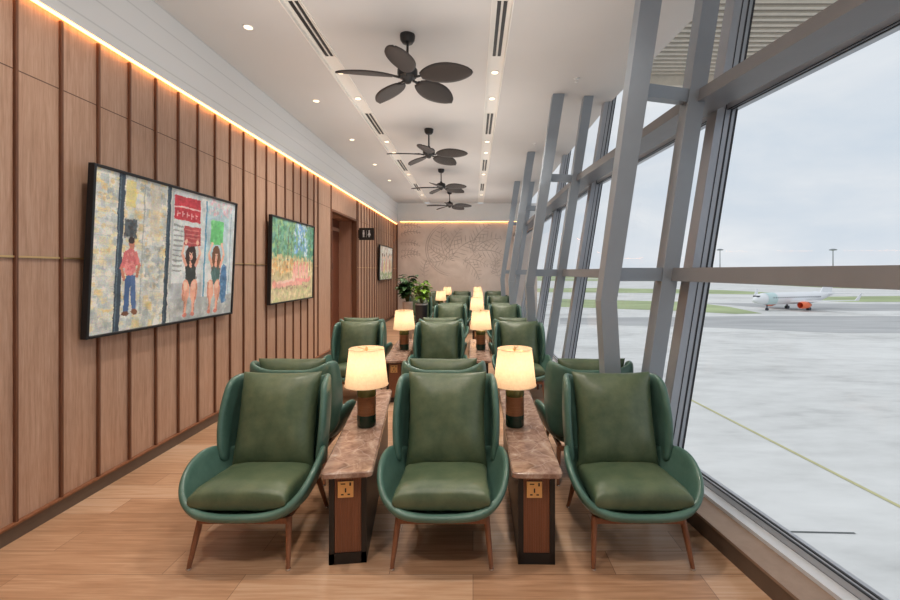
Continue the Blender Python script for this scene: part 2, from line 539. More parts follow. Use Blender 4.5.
# door recess
mb = MB()
slab(mb, XW - .42, XW - .12, DY1, DY1 + .1, 0, DZ)
slab(mb, XW - .42, XW - .12, DY0 - .1, DY0, 0, DZ)
slab(mb, XW - .42, XW - .12, DY0 - .1, DY1 + .1, DZ, DZ + .1)
struct(mb.build('wall_recess', 'jamb'))
mb = MB()
slab(mb, XW - .46, XW - .42, DY0 - .1, DY1 + .1, 0, DZ + .1)
dr = struct(mb.build('door_1', 'wooddoor'))
mb = MB().box((XW - .40, 10.0, 1.78), (.05, .16, .16), bev=.02)
mb.build('door_handle', 'black', dr)
mb = MB()
slab(mb, XW - .42, XW - .40, DY0, DY1, 2.62, 2.70)
mb.build('door_head', 'jamb', dr)
mb = MB()
slab(mb, XW - .1, XW + .02, DY0 - .02, DY0 + .02, 0, DZ + .02)
slab(mb, XW - .1, XW + .02, DY1 - .02, DY1 + .02, 0, DZ + .02)
slab(mb, XW - .1, XW + .02, DY0, DY1, DZ - .02, DZ + .02)
struct(mb.build('trim_2', 'batten'))

# far wall with mural
mb = MB()
slab(mb, XW - .3, 2.4, Y1, Y1 + .2, 0, 3.55)
wb = struct(mb.build('wall_back', 'plaster'))
mb = MB()
slab(mb, XW - .1, 2.4, Y1 - .06, Y1 + .2, 3.52, ZC)
struct(mb.build('wall_back_fascia', 'white'))
mb = MB()
slab(mb, XW + .15, 1.8, Y1 - .045, Y1 - .015, 3.508, 3.518)
tag(mb.build('led_strip', 'led'), 'warm glowing light strip above the mural wall', 'light strip', 'cove light strips')
mb = MB()
slab(mb, XW, XW + .05, Y1 - .06, Y1, 0, 3.5)
struct(mb.build('trim_3', 'batten'))
mb = MB()
slab(mb, XW, 1.4, Y1 - .02, Y1, 0, .1)
struct(mb.build('baseboard_back', 'darkskirt'))

# drawn foliage on the mural wall
mb = MB()
rng = random.Random(3)
yv = Y1 - .004
def stroke(pts, w):
    n = len(pts)
    for i in range(n - 1):
        a, b = Vector(pts[i]), Vector(pts[i + 1])
        t = (b - a)
        if t.length < 1e-5: continue
        nn = Vector((-t.y, t.x)).normalized()
        wa = w * math.sin(PI * (i + .3) / (n + .3)); wb_ = w * math.sin(PI * (i + 1.3) / (n + .6))
        q = [a - nn * wa, a + nn * wa, b + nn * wb_, b - nn * wb_]
        mb.quad(*[(p.x, yv, p.y) for p in q])
def leaf(cx, cz, ang, ln, nrib, spread, w=.012):
    d = Vector((math.cos(ang), math.sin(ang))); n = Vector((-d.y, d.x))
    stroke([(Vector((cx, cz)) + d * ln * t + n * .12 * ln * math.sin(PI * t)).to_tuple() for t in [i / 12 for i in range(13)]], w * 1.3)
    for i in range(nrib):
        t = (i + .6) / nrib
        base = Vector((cx, cz)) + d * ln * t + n * .12 * ln * math.sin(PI * t)
        l2 = spread * math.sin(PI * (.12 + .85 * t)) * rng.uniform(.8, 1.1)
        for sd in (-1, 1):
            e = d * .55 * l2 + n * sd * l2
            stroke([(base + e * s + d * .12 * l2 * s * s).to_tuple() for s in [j / 6 for j in range(7)]], w)
def arc(cx, cz, r, a0, a1, w):
    stroke([(cx + r * math.cos(R(a0 + (a1 - a0) * i / 24)), cz + r * math.sin(R(a0 + (a1 - a0) * i / 24))) for i in range(25)], w)
for r in (.95, 1.02): arc(-.75, 2.5, r, 95, 265, .012)
for a in (70, 40, 100): leaf(-.9, 2.0, R(a), 1.35, 8, .34, .010)
for a in (25, -5, 55): leaf(-.1, 2.35, R(a), 1.3, 8, .30, .011)
for z in (3.3, 3.0, 2.7, 2.4, 2.15): leaf(-2.75, z, R(rng.uniform(-15, 10)), .8, 7, .12, .012)
for a in (150, 190): leaf(-.9, 2.2, R(a), .9, 7, .22, .010)
for a in (-50, -15): leaf(-.4, 2.1, R(a), 1.0, 7, .24, .009)
for x, z, a in ((.7, 1.5, 60), (1.0, 1.4, 100), (-1.8, 1.4, 80)): leaf(x, z, R(a), .8, 6, .2, .008)
mb.build('mural_drawing', 'ink', wb)

# rear wall behind the camera
mb = MB()
slab(mb, XW - .3, 3.4, Y0 - .2, Y0, 0, ZC)
struct(mb.build('wall_rear', 'white'))

# ------------------------------------------------------------------ facade: sill, glazing, columns, rails
def strip_along(mbx, dx0, dx1, z0, z1, y0=None, y1=None):
    """prism following the facade line; dx offsets from the glass line at the base"""
    pts = [p[0] for p in FAC]
    if y0 is not None: pts = [y0] + [p for p in pts if y0 < p < y1] + [y1]
    for a, b in zip(pts, pts[1:]):
        mbx.hexa([(gx(a) + dx0, a, z0), (gx(a) + dx1, a, z0), (gx(b) + dx1, b, z0), (gx(b) + dx0, b, z0),
                  (gx(a) + dx0, a, z1), (gx(a) + dx1, a, z1), (gx(b) + dx1, b, z1), (gx(b) + dx0, b, z1)])
mb = MB(); strip_along(mb, -.29, -.02, 0, .105); struct(mb.build('baseboard_right', 'darkskirt'))
mb = MB(); strip_along(mb, -.295, -.12, .105, .122); struct(mb.build('wall_right_sill', 'brownlam'))
mb = MB(); strip_along(mb, -.12, .02, .105, .145); struct(mb.build('trim_4', 'sillwhite'))
mb = MB(); strip_along(mb, -.02, .035, -3.0, .10); struct(mb.build('wall_right_outer', 'white'))

COLY = [3.24, 6.26, 9.28, 12.30]
INN = [(1.376, .988, 1.07), (1.22, .81, .89), (1.235, .81, .89), (1.25, .83, .91)]
OUT = [(1.881, 1.257, 3.38), (1.669, 1.03, 6.34), (1.67, 1.035, 9.36), (1.675, 1.04, 12.38)]
ZK = 1.45
def colseg(mbx, x0, z0, w0, x1, z1, w1, y, d):
    mbx.hexa([(x0 - w0 / 2, y - d / 2, z0), (x0 + w0 / 2, y - d / 2, z0), (x0 + w0 / 2, y + d / 2, z0), (x0 - w0 / 2, y + d / 2, z0),
              (x1 - w1 / 2, y - d / 2, z1), (x1 + w1 / 2, y - d / 2, z1), (x1 + w1 / 2, y + d / 2, z1), (x1 - w1 / 2, y + d / 2, z1)])
for i, (y, (xc, xk, xf), (oc, of, oy)) in enumerate(zip(COLY, INN, OUT)):
    mb = MB()
    colseg(mb, xf, 0, .115, xk, ZK, .118, y, .14)
    colseg(mb, xk, ZK + .001, .118, xc, ZC, .165, y, .14)
    c = struct(mb.build('column', 'grey'))
    mb = MB()
    colseg(mb, of, 0, .105, oc, ZC, .135, oy, .14)
    c2 = struct(mb.build('column', 'grey'))
    # struts joining the two
    for z0, z1 in ((1.594, 1.694), (2.96, 3.06)):
        zm = (z0 + z1) / 2
        xi = xk + (xc - xk) * (zm - ZK) / (ZC - ZK); xo = of + (oc - of) * zm / ZC
        mb = MB()
        mb.hexa([(xi, y - .04, z0), (xo, oy - .04, z0), (xo, oy + .04, z0), (xi, y + .04, z0),
                 (xi, y - .04, z1), (xo, oy - .04, z1), (xo, oy + .04, z1), (xi, y + .04, z1)])
        mb.build('column_strut', 'grey', c2)
# rails and transoms, bay by bay, between the outer columns
def ox(i, z): return OUT[i][1] + (OUT[i][0] - OUT[i][1]) * z / ZC
nodes_y = [-3.4] + [o[2] for o in OUT] + [16.2]
def rx(j, z):
    if j == 0: return ox(0, z) + .1353 * (OUT[0][2] + 3.4)
    if j == 5: return ox(3, z) + .005
    return ox(j - 1, z)
for j in range(5):
    a, b = nodes_y[j], nodes_y[j + 1]
    for z0, z1, dep in ((1.594, 1.694, .22), (2.957, 3.055, .26)):
        xa0, xa1, xb0, xb1 = rx(j, z0), rx(j, z1), rx(j + 1, z0), rx(j + 1, z1)
        mb = MB()
        mb.hexa([(xa0, a, z0), (xa0 + dep, a, z0), (xb0 + dep, b, z0), (xb0, b, z0),
                 (xa1, a, z1), (xa1 + dep, a, z1), (xb1 + dep, b, z1), (xb1, b, z1)])
        struct(mb.build('window_rail' if z0 < 2 else 'window_transom', 'taupe'))
# windows: panes with frames, mullions at the kinks
MULY = [-3.3, 3.56, 6.55, 9.5, 12.5, 16.15]
ZT = 4.5
for j in range(5):
    a, b = MULY[j], MULY[j + 1]
    w = struct(empty('window_%d' % (j + 1), (0, 0, 0)))
    for (z0, z1) in ((ZB + .05, 1.60), (1.69, 2.96), (3.05, ZT)):
        mb = MB()
        mb.quad((gx(a, z0), a, z0), (gx(b, z0), b, z0), (gx(b, z1), b, z1), (gx(a, z1), a, z1))
        p = mb.build('window_pane', 'glass', w); p['kind'] = 'structure'
    # horizontal frame members with gaskets
    mb = MB(); mg = MB()
    def bar(m_, z0, z1, q0, q1):
        m_.hexa([(gx(a, z0) + q0, a, z0), (gx(a, z0) + q1, a, z0), (gx(b, z0) + q1, b, z0), (gx(b, z0) + q0, b, z0),
                 (gx(a, z1) + q0, a, z1), (gx(a, z1) + q1, a, z1), (gx(b, z1) + q1, b, z1), (gx(b, z1) + q0, b, z1)])
    for z in (ZB + .015, 1.645, 3.005, ZT):
        h = .03 if z < 1 else .07
        bar(mb, z - h / 2, z + h / 2, -.05, .035 if z < 1 else .06)
        for q in (-.012, -.046):
            bar(mg, z + h / 2 - .002, z + h / 2 + .006, q, q + .012); bar(mg, z - h / 2 - .006, z - h / 2 + .002, q, q + .012)
    mb.build('window_frame', 'frame_lt', w); mg.build('window_gasket', 'gasket', w)
    # mullion at the far end of the bay
    def mull(mbx, y0, y1, q0, q1):
        y = b
        mbx.hexa([(gx(y) + q0, y0, 0.2), (gx(y) + q1, y0, .2), (gx(y) + q1, y1, .2), (gx(y) + q0, y1, .2)] +
                 [(gx(y, ZT) + q0, y0, ZT), (gx(y, ZT) + q1, y0, ZT), (gx(y, ZT) + q1, y1, ZT), (gx(y, ZT) + q0, y1, ZT)])
    mb = MB(); mull(mb, b - .06, b + .09, -.115, .045); mb.build('window_mullion', 'frame_lt', w)
    mb = MB(); mull(mb, b - .064, b - .058, -.052, -.046); mull(mb, b - .064, b - .058, -.006, .006); mull(mb, b - .064, b - .058, .034, .048); mb.build('mullion_gasket', 'gasket', w)

# louvred canopy outside, above the glazing
mb = MB()
y = -1.0
while y < 7.35:
    mb.box((3.55, y, 5.0), (3.1, .082, .03), rot=Matrix.Rotation(R(8), 3, 'X'))
    y += .13
lv = mb.build('sunshade_canopy', 'louvre')
tag(lv, 'beige slatted sunshade soffit outside above the window transom', 'sunshade')
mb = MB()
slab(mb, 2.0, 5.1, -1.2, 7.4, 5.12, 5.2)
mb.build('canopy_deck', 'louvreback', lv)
mb = MB()
slab(mb, 2.0, 5.1, 7.4, 7.5, 4.82, 5.25)
mb.build('canopy_edge_beam', 'louvre', lv)

# ------------------------------------------------------------------ armchair
def make_cushion(w, d, t, n=22, puff=.42, wr=.006, seed=0, pleat=0, pinch=.035):
    """soft cushion in the local xy plane, thickness along z; a knife-edge seam runs round it"""
    bm = MB()
    top, bot = [], []
    for sgn, out in ((1, top), (-1, bot)):
        for i in range(n + 1):
            row = []
            for j in range(n + 1):
                a = math.sin(PI / 2 * (-1 + 2 * j / n)); b = math.sin(PI / 2 * (-1 + 2 * i / n))
                e = max(0, (1 - abs(a) ** 3.2) * (1 - abs(b) ** 3.2)) ** puff
                x = w / 2 * a * (1 - pinch * (1 - b * b) * abs(a)); y_ = d / 2 * b * (1 - pinch * .6 * (1 - a * a) * abs(b))
                nz = mnoise.noise(Vector((a * 2.3 + seed, b * 2.3, sgn * 3))) * wr
                edge = (abs(a) ** 6 + abs(b) ** 6) * .5
                nz += wr * .9 * edge * math.sin(26 * a + 17 * b + seed) * min(1, e * 3)
                if pleat and b > .72: nz += pleat * (b - .72) / .28 * math.sin(a * 48) * min(1, e * 3)
                row.append((x, y_, sgn * (t / 2 * e) + nz * min(1, e * 1.5)))
            out.append(row)
    bm.grid(top); bm.grid(bot)
    bmesh.ops.remove_doubles(bm.bm, verts=bm.bm.verts, dist=.0008)
    return bm

def make_chair():
    root = empty('wing_armchair')
    # tub: rim, bulge, underside
    rim = [(0, -.405, .330), (.14, -.402, .332), (.25, -.388, .345), (.342, -.350, .390), (.392, -.272, .468), (.404, -.170, .532),
           (.396, -.060, .562), (.370, .045, .552), (.330, .145, .51), (.270, .225, .475), (.15, .262, .46), (0, .268, .46)]
    bul = [(0, -.395, .290), (.14, -.39, .290), (.24, -.368, .295), (.305, -.312, .318), (.345, -.230, .362), (.362, -.135, .400),
           (.355, -.035, .415), (.335, .060, .40), (.305, .145, .385), (.255, .215, .37), (.14, .25, .36), (0, .256, .36)]
    def mir(h): return h + [(-x, y, z) for x, y, z in h[-2:0:-1]]
    rim, bul = mir(rim), mir(bul)
    b2 = [(x * .86, y * .87, .268) for x, y, z in bul]
    b3 = [(x * .5, y * .5, .262) for x, y, z in bul]
    mid = [((r[0] + b[0]) / 2 * 1.012, (r[1] + b[1]) / 2 * 1.012, (r[2] + b[2]) / 2 - .004) for r, b in zip(rim, bul)]
    mb = MB(); V = mb.grid([rim, mid, bul, b2, b3], closed=True)
    mb.bm.faces.new(V[-1])
    o = mb.build('seat_shell', 'shell', root, True)
    mod_solid(o, .042, -1 if False else 1); o.modifiers['sol'].offset = -1
    mod_subsurf(o, 2)
    # winged back
    nt_, nv = 15, 9
    P = []
    for i in range(nv):
        v = i / (nv - 1)
        row = []
        yb = .215 + .115 * v
        w = .292 + .030 * math.sin(PI * min(1, .12 + .72 * v))
        for j in range(nt_):
            t = -1 + 2 * j / (nt_ - 1); s = abs(t); sg = 1 if t > 0 else -1
            # plan: flat back until s=.5, corner, then wing
            if s < .5: x, y_ = w * .92 * s / .5, yb - .012 * (s / .5) ** 2
            else:
                q = (s - .5) / .5
                wing = .225 * (.72 + .28 * math.sin(PI * (.10 + .72 * v)))
                x = w * .92 + w * .10 * math.sin(PI / 2 * min(1, q * 1.6)); y_ = yb - .012 - wing * q ** 1.15
            zt_ = .905 + .055 * min(1, max(0, (s - .30) / .25)) - .040 * max(0, (s - .72) / .28) ** 3
            zb_ = .34 + .11 * max(0, (s - .45) / .55) ** 1.4
            row.append((sg * x, y_, zb_ + (zt_ - zb_) * v))
        P.append(row)
    mb = MB(); mb.grid(P)
    o = mb.build('back_shell', 'shell', root, True)
    mod_solid(o, .046, 0); mod_subsurf(o, 2)
    # cushions
    c = make_cushion(.545, .56, .165, seed=1.3, puff=.24, wr=.007)
    o = c.build('seat_cushion', 'cushion', root, True, (0, -.085, .372)); o.rotation_euler = (R(-4.5), 0, 0)
    c = make_cushion(.535, .615, .225, seed=5.1, puff=.52, wr=.011, pleat=.010, pinch=.065)
    o = c.build('back_cushion', 'cushion', root, True, (0, .158, .680)); o.rotation_euler = (R(75), 0, 0)
    # timber frame and legs
    mb = MB()
    mb.box((0, -.275, .246), (.50, .03, .034), bev=.004); mb.box((0, .20, .246), (.50, .03, .034), bev=.004)
    for s in (-1, 1): mb.box((s * .235, -.037, .246), (.03, .45, .034), bev=.004)
    mb.build('seat_frame', 'leg_wood', root)
    for sx, sy in ((-1, -1), (1, -1), (-1, 1), (1, 1)):
        top = Vector((sx * .252, -.265 if sy < 0 else .205, .262)); ft = Vector((sx * .278, -.335 if sy < 0 else .31, .010))
        mb = MB().tube([top, top.lerp(ft, .5), ft], [.0185, .016, .0115], 10)
        lg = mb.build('leg', 'leg_wood', root, 'auto')
        mb = MB().lathe([(.013, 0), (.015, .004), (.013, .012)], 10, (ft.x, ft.y, 0))
        mb.build('foot_glide', 'steel', lg, 'auto')
    return root

chair0 = make_chair()
chair_used = False
def place_chair(x, y, away, label, group):
    global chair_used
    c = copy_tree(chair0) if chair_used else chair0
    chair_used = True
    c.location = (x, y, 0); c.rotation_euler = (0, 0, PI if away else 0)
    tag(c, label, 'chair', group)
    return c

PER = 3.06
YB = [3.27 + PER * i for i in range(5)]
XC = [(-1.31, -.175, .950), (-1.57, -.460, .635), (None, -.47, .66), (-1.475, -.40, .73), (-1.475, -.40, .74)]
XA = [(-1.435, -.235, .94), (-1.67, -.485, .640), (None, -.475, .66), (None, -.40, .735), (None, None, None)]
SIDE = ['on the timber wall side', 'between the two lamp tables', 'on the window side']
ORD = ['front', 'second', 'third', 'fourth', 'last']
for i in range(5):
    for s in range(3):
        if XC[i][s] is not None:
            sd = SIDE[s]
            place_chair(XC[i][s], YB[i] - .50, False, 'green leather armchair facing us, %s row, %s' % (ORD[i], sd), 'green armchairs facing the camera')
        if XA[i][s] is not None:
            place_chair(XA[i][s], YB[i] + .43, True, 'green armchair facing away, behind the %s row, %s' % (ORD[i], SIDE[s]), 'green armchairs facing away')

# ------------------------------------------------------------------ lamp tables
def rounded_slab(w, l, z0, z1, r, n=6):
    mb = MB()
    pts = []
    for cx, cy, a0 in ((w / 2 - r, l / 2 - r, 0), (-w / 2 + r, l / 2 - r, 90), (-w / 2 + r, -l / 2 + r, 180), (w / 2 - r, -l / 2 + r, 270)):
        for k in range(n + 1):
            a = R(a0 + 90 * k / n); pts.append((cx + r * math.cos(a), cy + r * math.sin(a)))
    def ring(sc, z): return [(x - sc * (1 if x > 0 else -1), y - sc * (1 if y > 0 else -1), z) for x, y in pts]
    V = mb.grid([ring(.006, z0), ring(0, z0 + .006), ring(0, z1 - .006), ring(.006, z1)], closed=True)
    mb.bm.faces.new(V[0][::-1]); mb.bm.faces.new(V[-1])
    return mb
TL = 1.72
def make_table():
    root = empty('lamp_table')
    rounded_slab(.284, TL, .508, .543, .03).build('marble_top', 'marble', root)
    bl = TL - .10
    mb = MB()
    hw = .105
    # dark metal carcass: open frame at each end with solid sides
    for s in (-1, 1):
        mb.box((s * (hw - .015), 0, .254), (.030, bl, .508))
        y = s * (bl / 2 - .012)
        mb.box((0, y, .031), (2 * hw, .024, .062)); mb.box((0, y, .498), (2 * hw, .024, .020))
    mb.box((0, 0, .03), (2 * hw - .02, bl - .03, .05)); mb.box((0, 0, .47), (2 * hw - .03, bl - .05, .05))
    mb.build('carcass', 'black_metal', root)
    for s in (-1, 1):
        mb = MB()
        y = s * (bl / 2 - .020)
        mb.box((0, y, .275), (2 * hw - .060, .02, .428))
        for k in range(11):
            mb.box((-.067 + .0134 * k, y + s * .011, .275), (.0088, .006, .424))
        pn = mb.build('end_panel', 'walnut', root)
        if s < 0:
            yy = y - .0165
            mb = MB().box((-.012, yy, .425), (.088, .008, .094), bev=.003)
            pl = mb.build('socket_plate', 'brass', root)
            mb = MB()
            for dx, dz, w, h in ((0, -.004, .010, .024), (-.018, -.028, .018, .007), (.018, -.028, .018, .007), (.026, .030, .012, .018)):
                mb.box((-.012 + dx, yy - .0042, .425 + dz), (w * .8, .003, h))
            mb.box((-.026, yy - .0042, .457), (.026, .002, .006))
            mb.build('socket_slots', 'black', pl)
    return root
table0 = make_table(); table_used = False
def place_table(x, y, rz, label):
    global table_used
    t = copy_tree(table0) if table_used else table0
    table_used = True
    t.location = (x, y, 0); t.rotation_euler = (0, 0, rz)
    tag(t, label, 'table', 'marble-topped lamp tables')

def make_lamp():
    root = empty('table_lamp')
    MB().lathe([(.060, 0), (.066, .006), (.067, .018), (.067, .085), (.064, .088)], 32).build('lamp_base', 'lampgreen', root, 'auto')
    prof = [(.0655, .086)]
    for k in range(16):
        z = .088 + k * .0082
        prof += [(.0665, z + .001), (.0665, z + .0058), (.0645, z + .0066), (.0645, z + .0078)]
    prof.append((.0655, .222))
    MB().lathe(prof, 32).build('ribbed_body', 'lampband', root, 'auto')
    MB().lathe([(.0655, .220), (.067, .224), (.067, .272), (.063, .278), (.050, .284), (.018, .288), (.012, .296)], 32).build('lamp_collar', 'lampgold', root, 'auto')
    MB().lathe([(.007, .285), (.007, .335)], 12).build('lamp_stem', 'brass', root, 'auto')
    MB().lathe([(.010, .335), (.022, .35), (.030, .375), (.026, .40), (.010, .415)], 16).build('bulb', 'bulb', root, 'auto')
    mb = MB()
    mb.lathe([(.154, .300), (.124, .563)], 48, cap=False)
    o = mb.build('lamp_shade', 'shade', root, True)
    mb = MB()
    for k in range(3):
        a = 2 * PI * k / 3 + .4
        mb.tube([(0, 0, .553), (.124 * math.cos(a), .124 * math.sin(a), .556)], .0025, 6)
    mb.lathe([(.012, .548), (.012, .560), (.006, .572), (.002, .578)], 12)
    mb.tube([(.007, 0, .3), (.045, 0, .36), (.045, 0, .45), (.0, 0, .552)], .002, 6)
    mb.tube([(-.007, 0, .3), (-.045, 0, .36), (-.045, 0, .45), (0, 0, .552)], .002, 6)
    mb.build('shade_carrier', 'brass', root)
    for r, z in ((.155, .300), (.1245, .561)):
        mb = MB()
        mb.tube([(r * math.cos(2 * PI * k / 48), r * math.sin(2 * PI * k / 48), z) for k in range(49)], .003, 6)
        mb.build('shade_binding', 'shade', o)
    return root
lamp0 = make_lamp(); lamp_used = False
LP = []
def place_lamp(x, y, label):
    global lamp_used
    l = copy_tree(lamp0) if lamp_used else lamp0
    lamp_used = True
    l.location = (x, y, .543); l.rotation_euler = (0, 0, random.uniform(0, 6))
    tag(l, label, 'lamp', 'cream-shaded table lamps')
    li = bpy.data.lights.new('lamp_glow', 'POINT'); li.energy = 1.9; li.color = (1, .63, .38); li.shadow_soft_size = .035
    lo = bpy.data.objects.new('lamp_glow', li); COL.objects.link(lo); lo.parent = l; lo.location = (0, 0, .46)

XT = [(-.810, .376), (-1.036, .090), (None, .095), (-.936, .165), (-.936, .168)]
RZ = [(R(6.8), R(-1.0)), (R(3), R(0)), (0, 0), (0, 0), (0, 0)]
XL = [(-.776, .305), (-.985, .112), (None, .086), (-.91, .14), (-.905, .16)]
TS = ['timber wall side', 'window side']
for i in range(5):
    for s in range(2):
        if XT[i][s] is None: continue
        place_table(XT[i][s], YB[i] + .02, RZ[i][s], 'narrow brown marble lamp table in the %s seating block, %s' % (ORD[i], TS[s]))
        place_lamp(XL[i][s], YB[i] - .09, 'lit cream-shaded table lamp in the %s seating block, %s' % (ORD[i], TS[s]))

# ------------------------------------------------------------------ ceiling fans
def make_fan():
    root = empty('ceiling_fan')
    MB().lathe([(.026, -.095), (.055, -.085), (.076, -.055), (.082, -.012), (.080, 0)], 24).build('canopy', 'black_metal', root, 'auto')
    MB().lathe([(.013, -.34), (.013, -.10)], 12).build('rod', 'black_metal', root, 'auto')
    MB().lathe([(.012, -.52), (.035, -.51), (.050, -.48), (.062, -.465), (.095, -.45), (.108, -.42), (.108, -.375), (.095, -.355), (.050, -.345), (.028, -.32), (.020, -.30)], 28).build('motor_housing', 'black_metal', root, 'auto')
    for k in range(5):
        az = R(50 + 72 * k)
        # blade along local +x
        n, m = 18, 8
        P = []
        for i in range(n + 1):
            u = i / n; r = .16 + .575 * u
            hw = .150 * (max(0, math.sin(PI * min(1, u * .93 + .055)))) ** .62
            if u > .999: hw = .012
            P.append([(r, hw * (-1 + 2 * j / m), -.010 * (1 - (-1 + 2 * j / m) ** 2) * (1) - .035 * u * u) for j in range(m + 1)])
        mb = MB(); mb.grid(P)
        b = mb.build('blade', 'fan', root, True, (0, 0, -.455)); b.rotation_mode = 'XYZ'
        b.rotation_mode = 'QUATERNION'
        b.rotation_quaternion = (Matrix.Rotation(az, 3, 'Z') @ Matrix.Rotation(R(-15), 3, 'X')).to_quaternion()
        mod_solid(b, .010, 0)
        mb = MB(); mb.tube([(.085, 0, -.005), (.14, 0, .0), (.20, 0, .008)], [.014, .012, .010], 8); mb.box((.20, 0, .006), (.10, .06, .006), bev=.002)
        mb.build('blade_bracket', 'black_metal', b)
    return root
fan0 = make_fan()
FL = ['first in the line, above the front chairs', 'second in the line along the ceiling', 'third in the line along the ceiling', 'last in the line, before the mural wall']
for i, (x, y) in enumerate(((-.70, 4.66), (-.785, 7.75), (-.79, 10.8), (-.74, 13.8))):
    f = fan0 if i == 0 else copy_tree(fan0)
    f.location = (x, y, ZC + .0); f.rotation_euler = (0, 0, R((4, 3, -8, 5)[i]))
    tag(f, 'dark five-bladed leaf-blade ceiling fan, %s' % FL[i], 'ceiling fan', 'ceiling fans')

# ------------------------------------------------------------------ ceiling fittings
def make_diff():
    root = empty('air_diffuser')
    mb = MB()
    for s in (-1, 1): mb.box((s * .030, 0, -.002), (.036, 1.05, .006))
    mb.build('slot', 'black', root)
    mb = MB()
    for x in (-.054, 0, .054): mb.box((x, 0, -.006), (.010, 1.07, .010))
    mb.build('diffuser_frame', 'channel', root)
    return root
d0 = make_diff()
dl = 0
for side, x in ((0, -1.70), (1, .28)):
    for i, y in enumerate((4.65, 7.6, 10.55, 13.3)):
        o = d0 if dl == 0 else copy_tree(d0); dl += 1
        o.location = (x, y, ZC + .034)
        tag(o, 'black twin-slot air diffuser, %s in the ceiling channel on the %s' % (('first', 'second', 'third', 'fourth')[i], TS[side]), 'air vent', 'slot air diffusers')

def make_down():
    root = empty('downlight')
    MB().lathe([(.052, -.004), (.055, -.001), (.055, .001)], 24).build('trim_ring', 'white', root, 'auto')
    MB().lathe([(.040, -.007), (.040, -.003)], 20).build('lens', 'downlight', root, 'auto')
    return root
w0 = make_down(); wn = 0
DL = []
for i, y in enumerate((5.6, 6.45, 8.6, 9.4, 11.5, 14.6)):
    DL.append((-1.70, y, ZC + .032, '%s recessed downlight along the ceiling channel by the timber wall' % ('first', 'second', 'third', 'fourth', 'fifth', 'sixth')[i]))
    DL.append((.28, y, ZC + .032, '%s recessed downlight along the ceiling channel by the window' % ('first', 'second', 'third', 'fourth', 'fifth', 'sixth')[i]))
for i, y in enumerate((2.5, 4.5, 6.45, 8.35, 10.3, 12.1)):
    DL.append((-2.32, y, ZC - .002, 'recessed downlight %s along the flat ceiling beside the white fascia' % ('overhead', 'first', 'second', 'third', 'fourth', 'fifth')[i]))
for x, y, z, lab in DL:
    o = w0 if wn == 0 else copy_tree(w0); wn += 1
    o.location = (x, y, z)
    tag(o, lab, 'downlight', 'recessed downlights')
    if x < -2: continue
    li = bpy.data.lights.new('downlight_beam', 'SPOT'); li.energy = 165; li.color = (1, .90, .78); li.spot_size = R(125); li.spot_blend = .8; li.shadow_soft_size = .12
    lo = bpy.data.objects.new('downlight_beam', li); COL.objects.link(lo); lo.parent = o; lo.location = (0, 0, -.03)
for i, (x, y) in enumerate(((1.35, 5.7), (1.2, 8.6))):
    mb = MB().lathe([(.006, -.055), (.022, -.05), (.022, -.046), (.008, -.042), (.008, -.01), (.035, -.006), (.035, 0)], 16)
    o = mb.build('sprinkler_head', 'white', None, 'auto', (x, y, ZC))
    tag(o, 'small white ceiling sprinkler head, %s beside the leaning columns' % ('first', 'second')[i], 'sprinkler', 'ceiling sprinklers')

# extra downlights near the camera end (lighting the front of the lounge)
for x, y in ((-1.7, .6), (.28, .6), (-1.7, 2.6), (.28, 2.6)):
    o = copy_tree(w0)
    o.location = (x, y, ZC + .032)
    li = bpy.data.lights.new('downlight_beam', 'SPOT'); li.energy = 165; li.color = (1, .90, .78); li.spot_size = R(125); li.spot_blend = .8; li.shadow_soft_size = .12
    lo = bpy.data.objects.new('downlight_beam', li); COL.objects.link(lo); lo.parent = o; lo.location = (0, 0, -.03)
    tag(o, 'recessed downlight overhead, %s, beside the %s' % ('above the front chairs' if y > 2 else 'above the open floor', 'timber wall' if x < 0 else 'window'), 'downlight', 'recessed downlights')

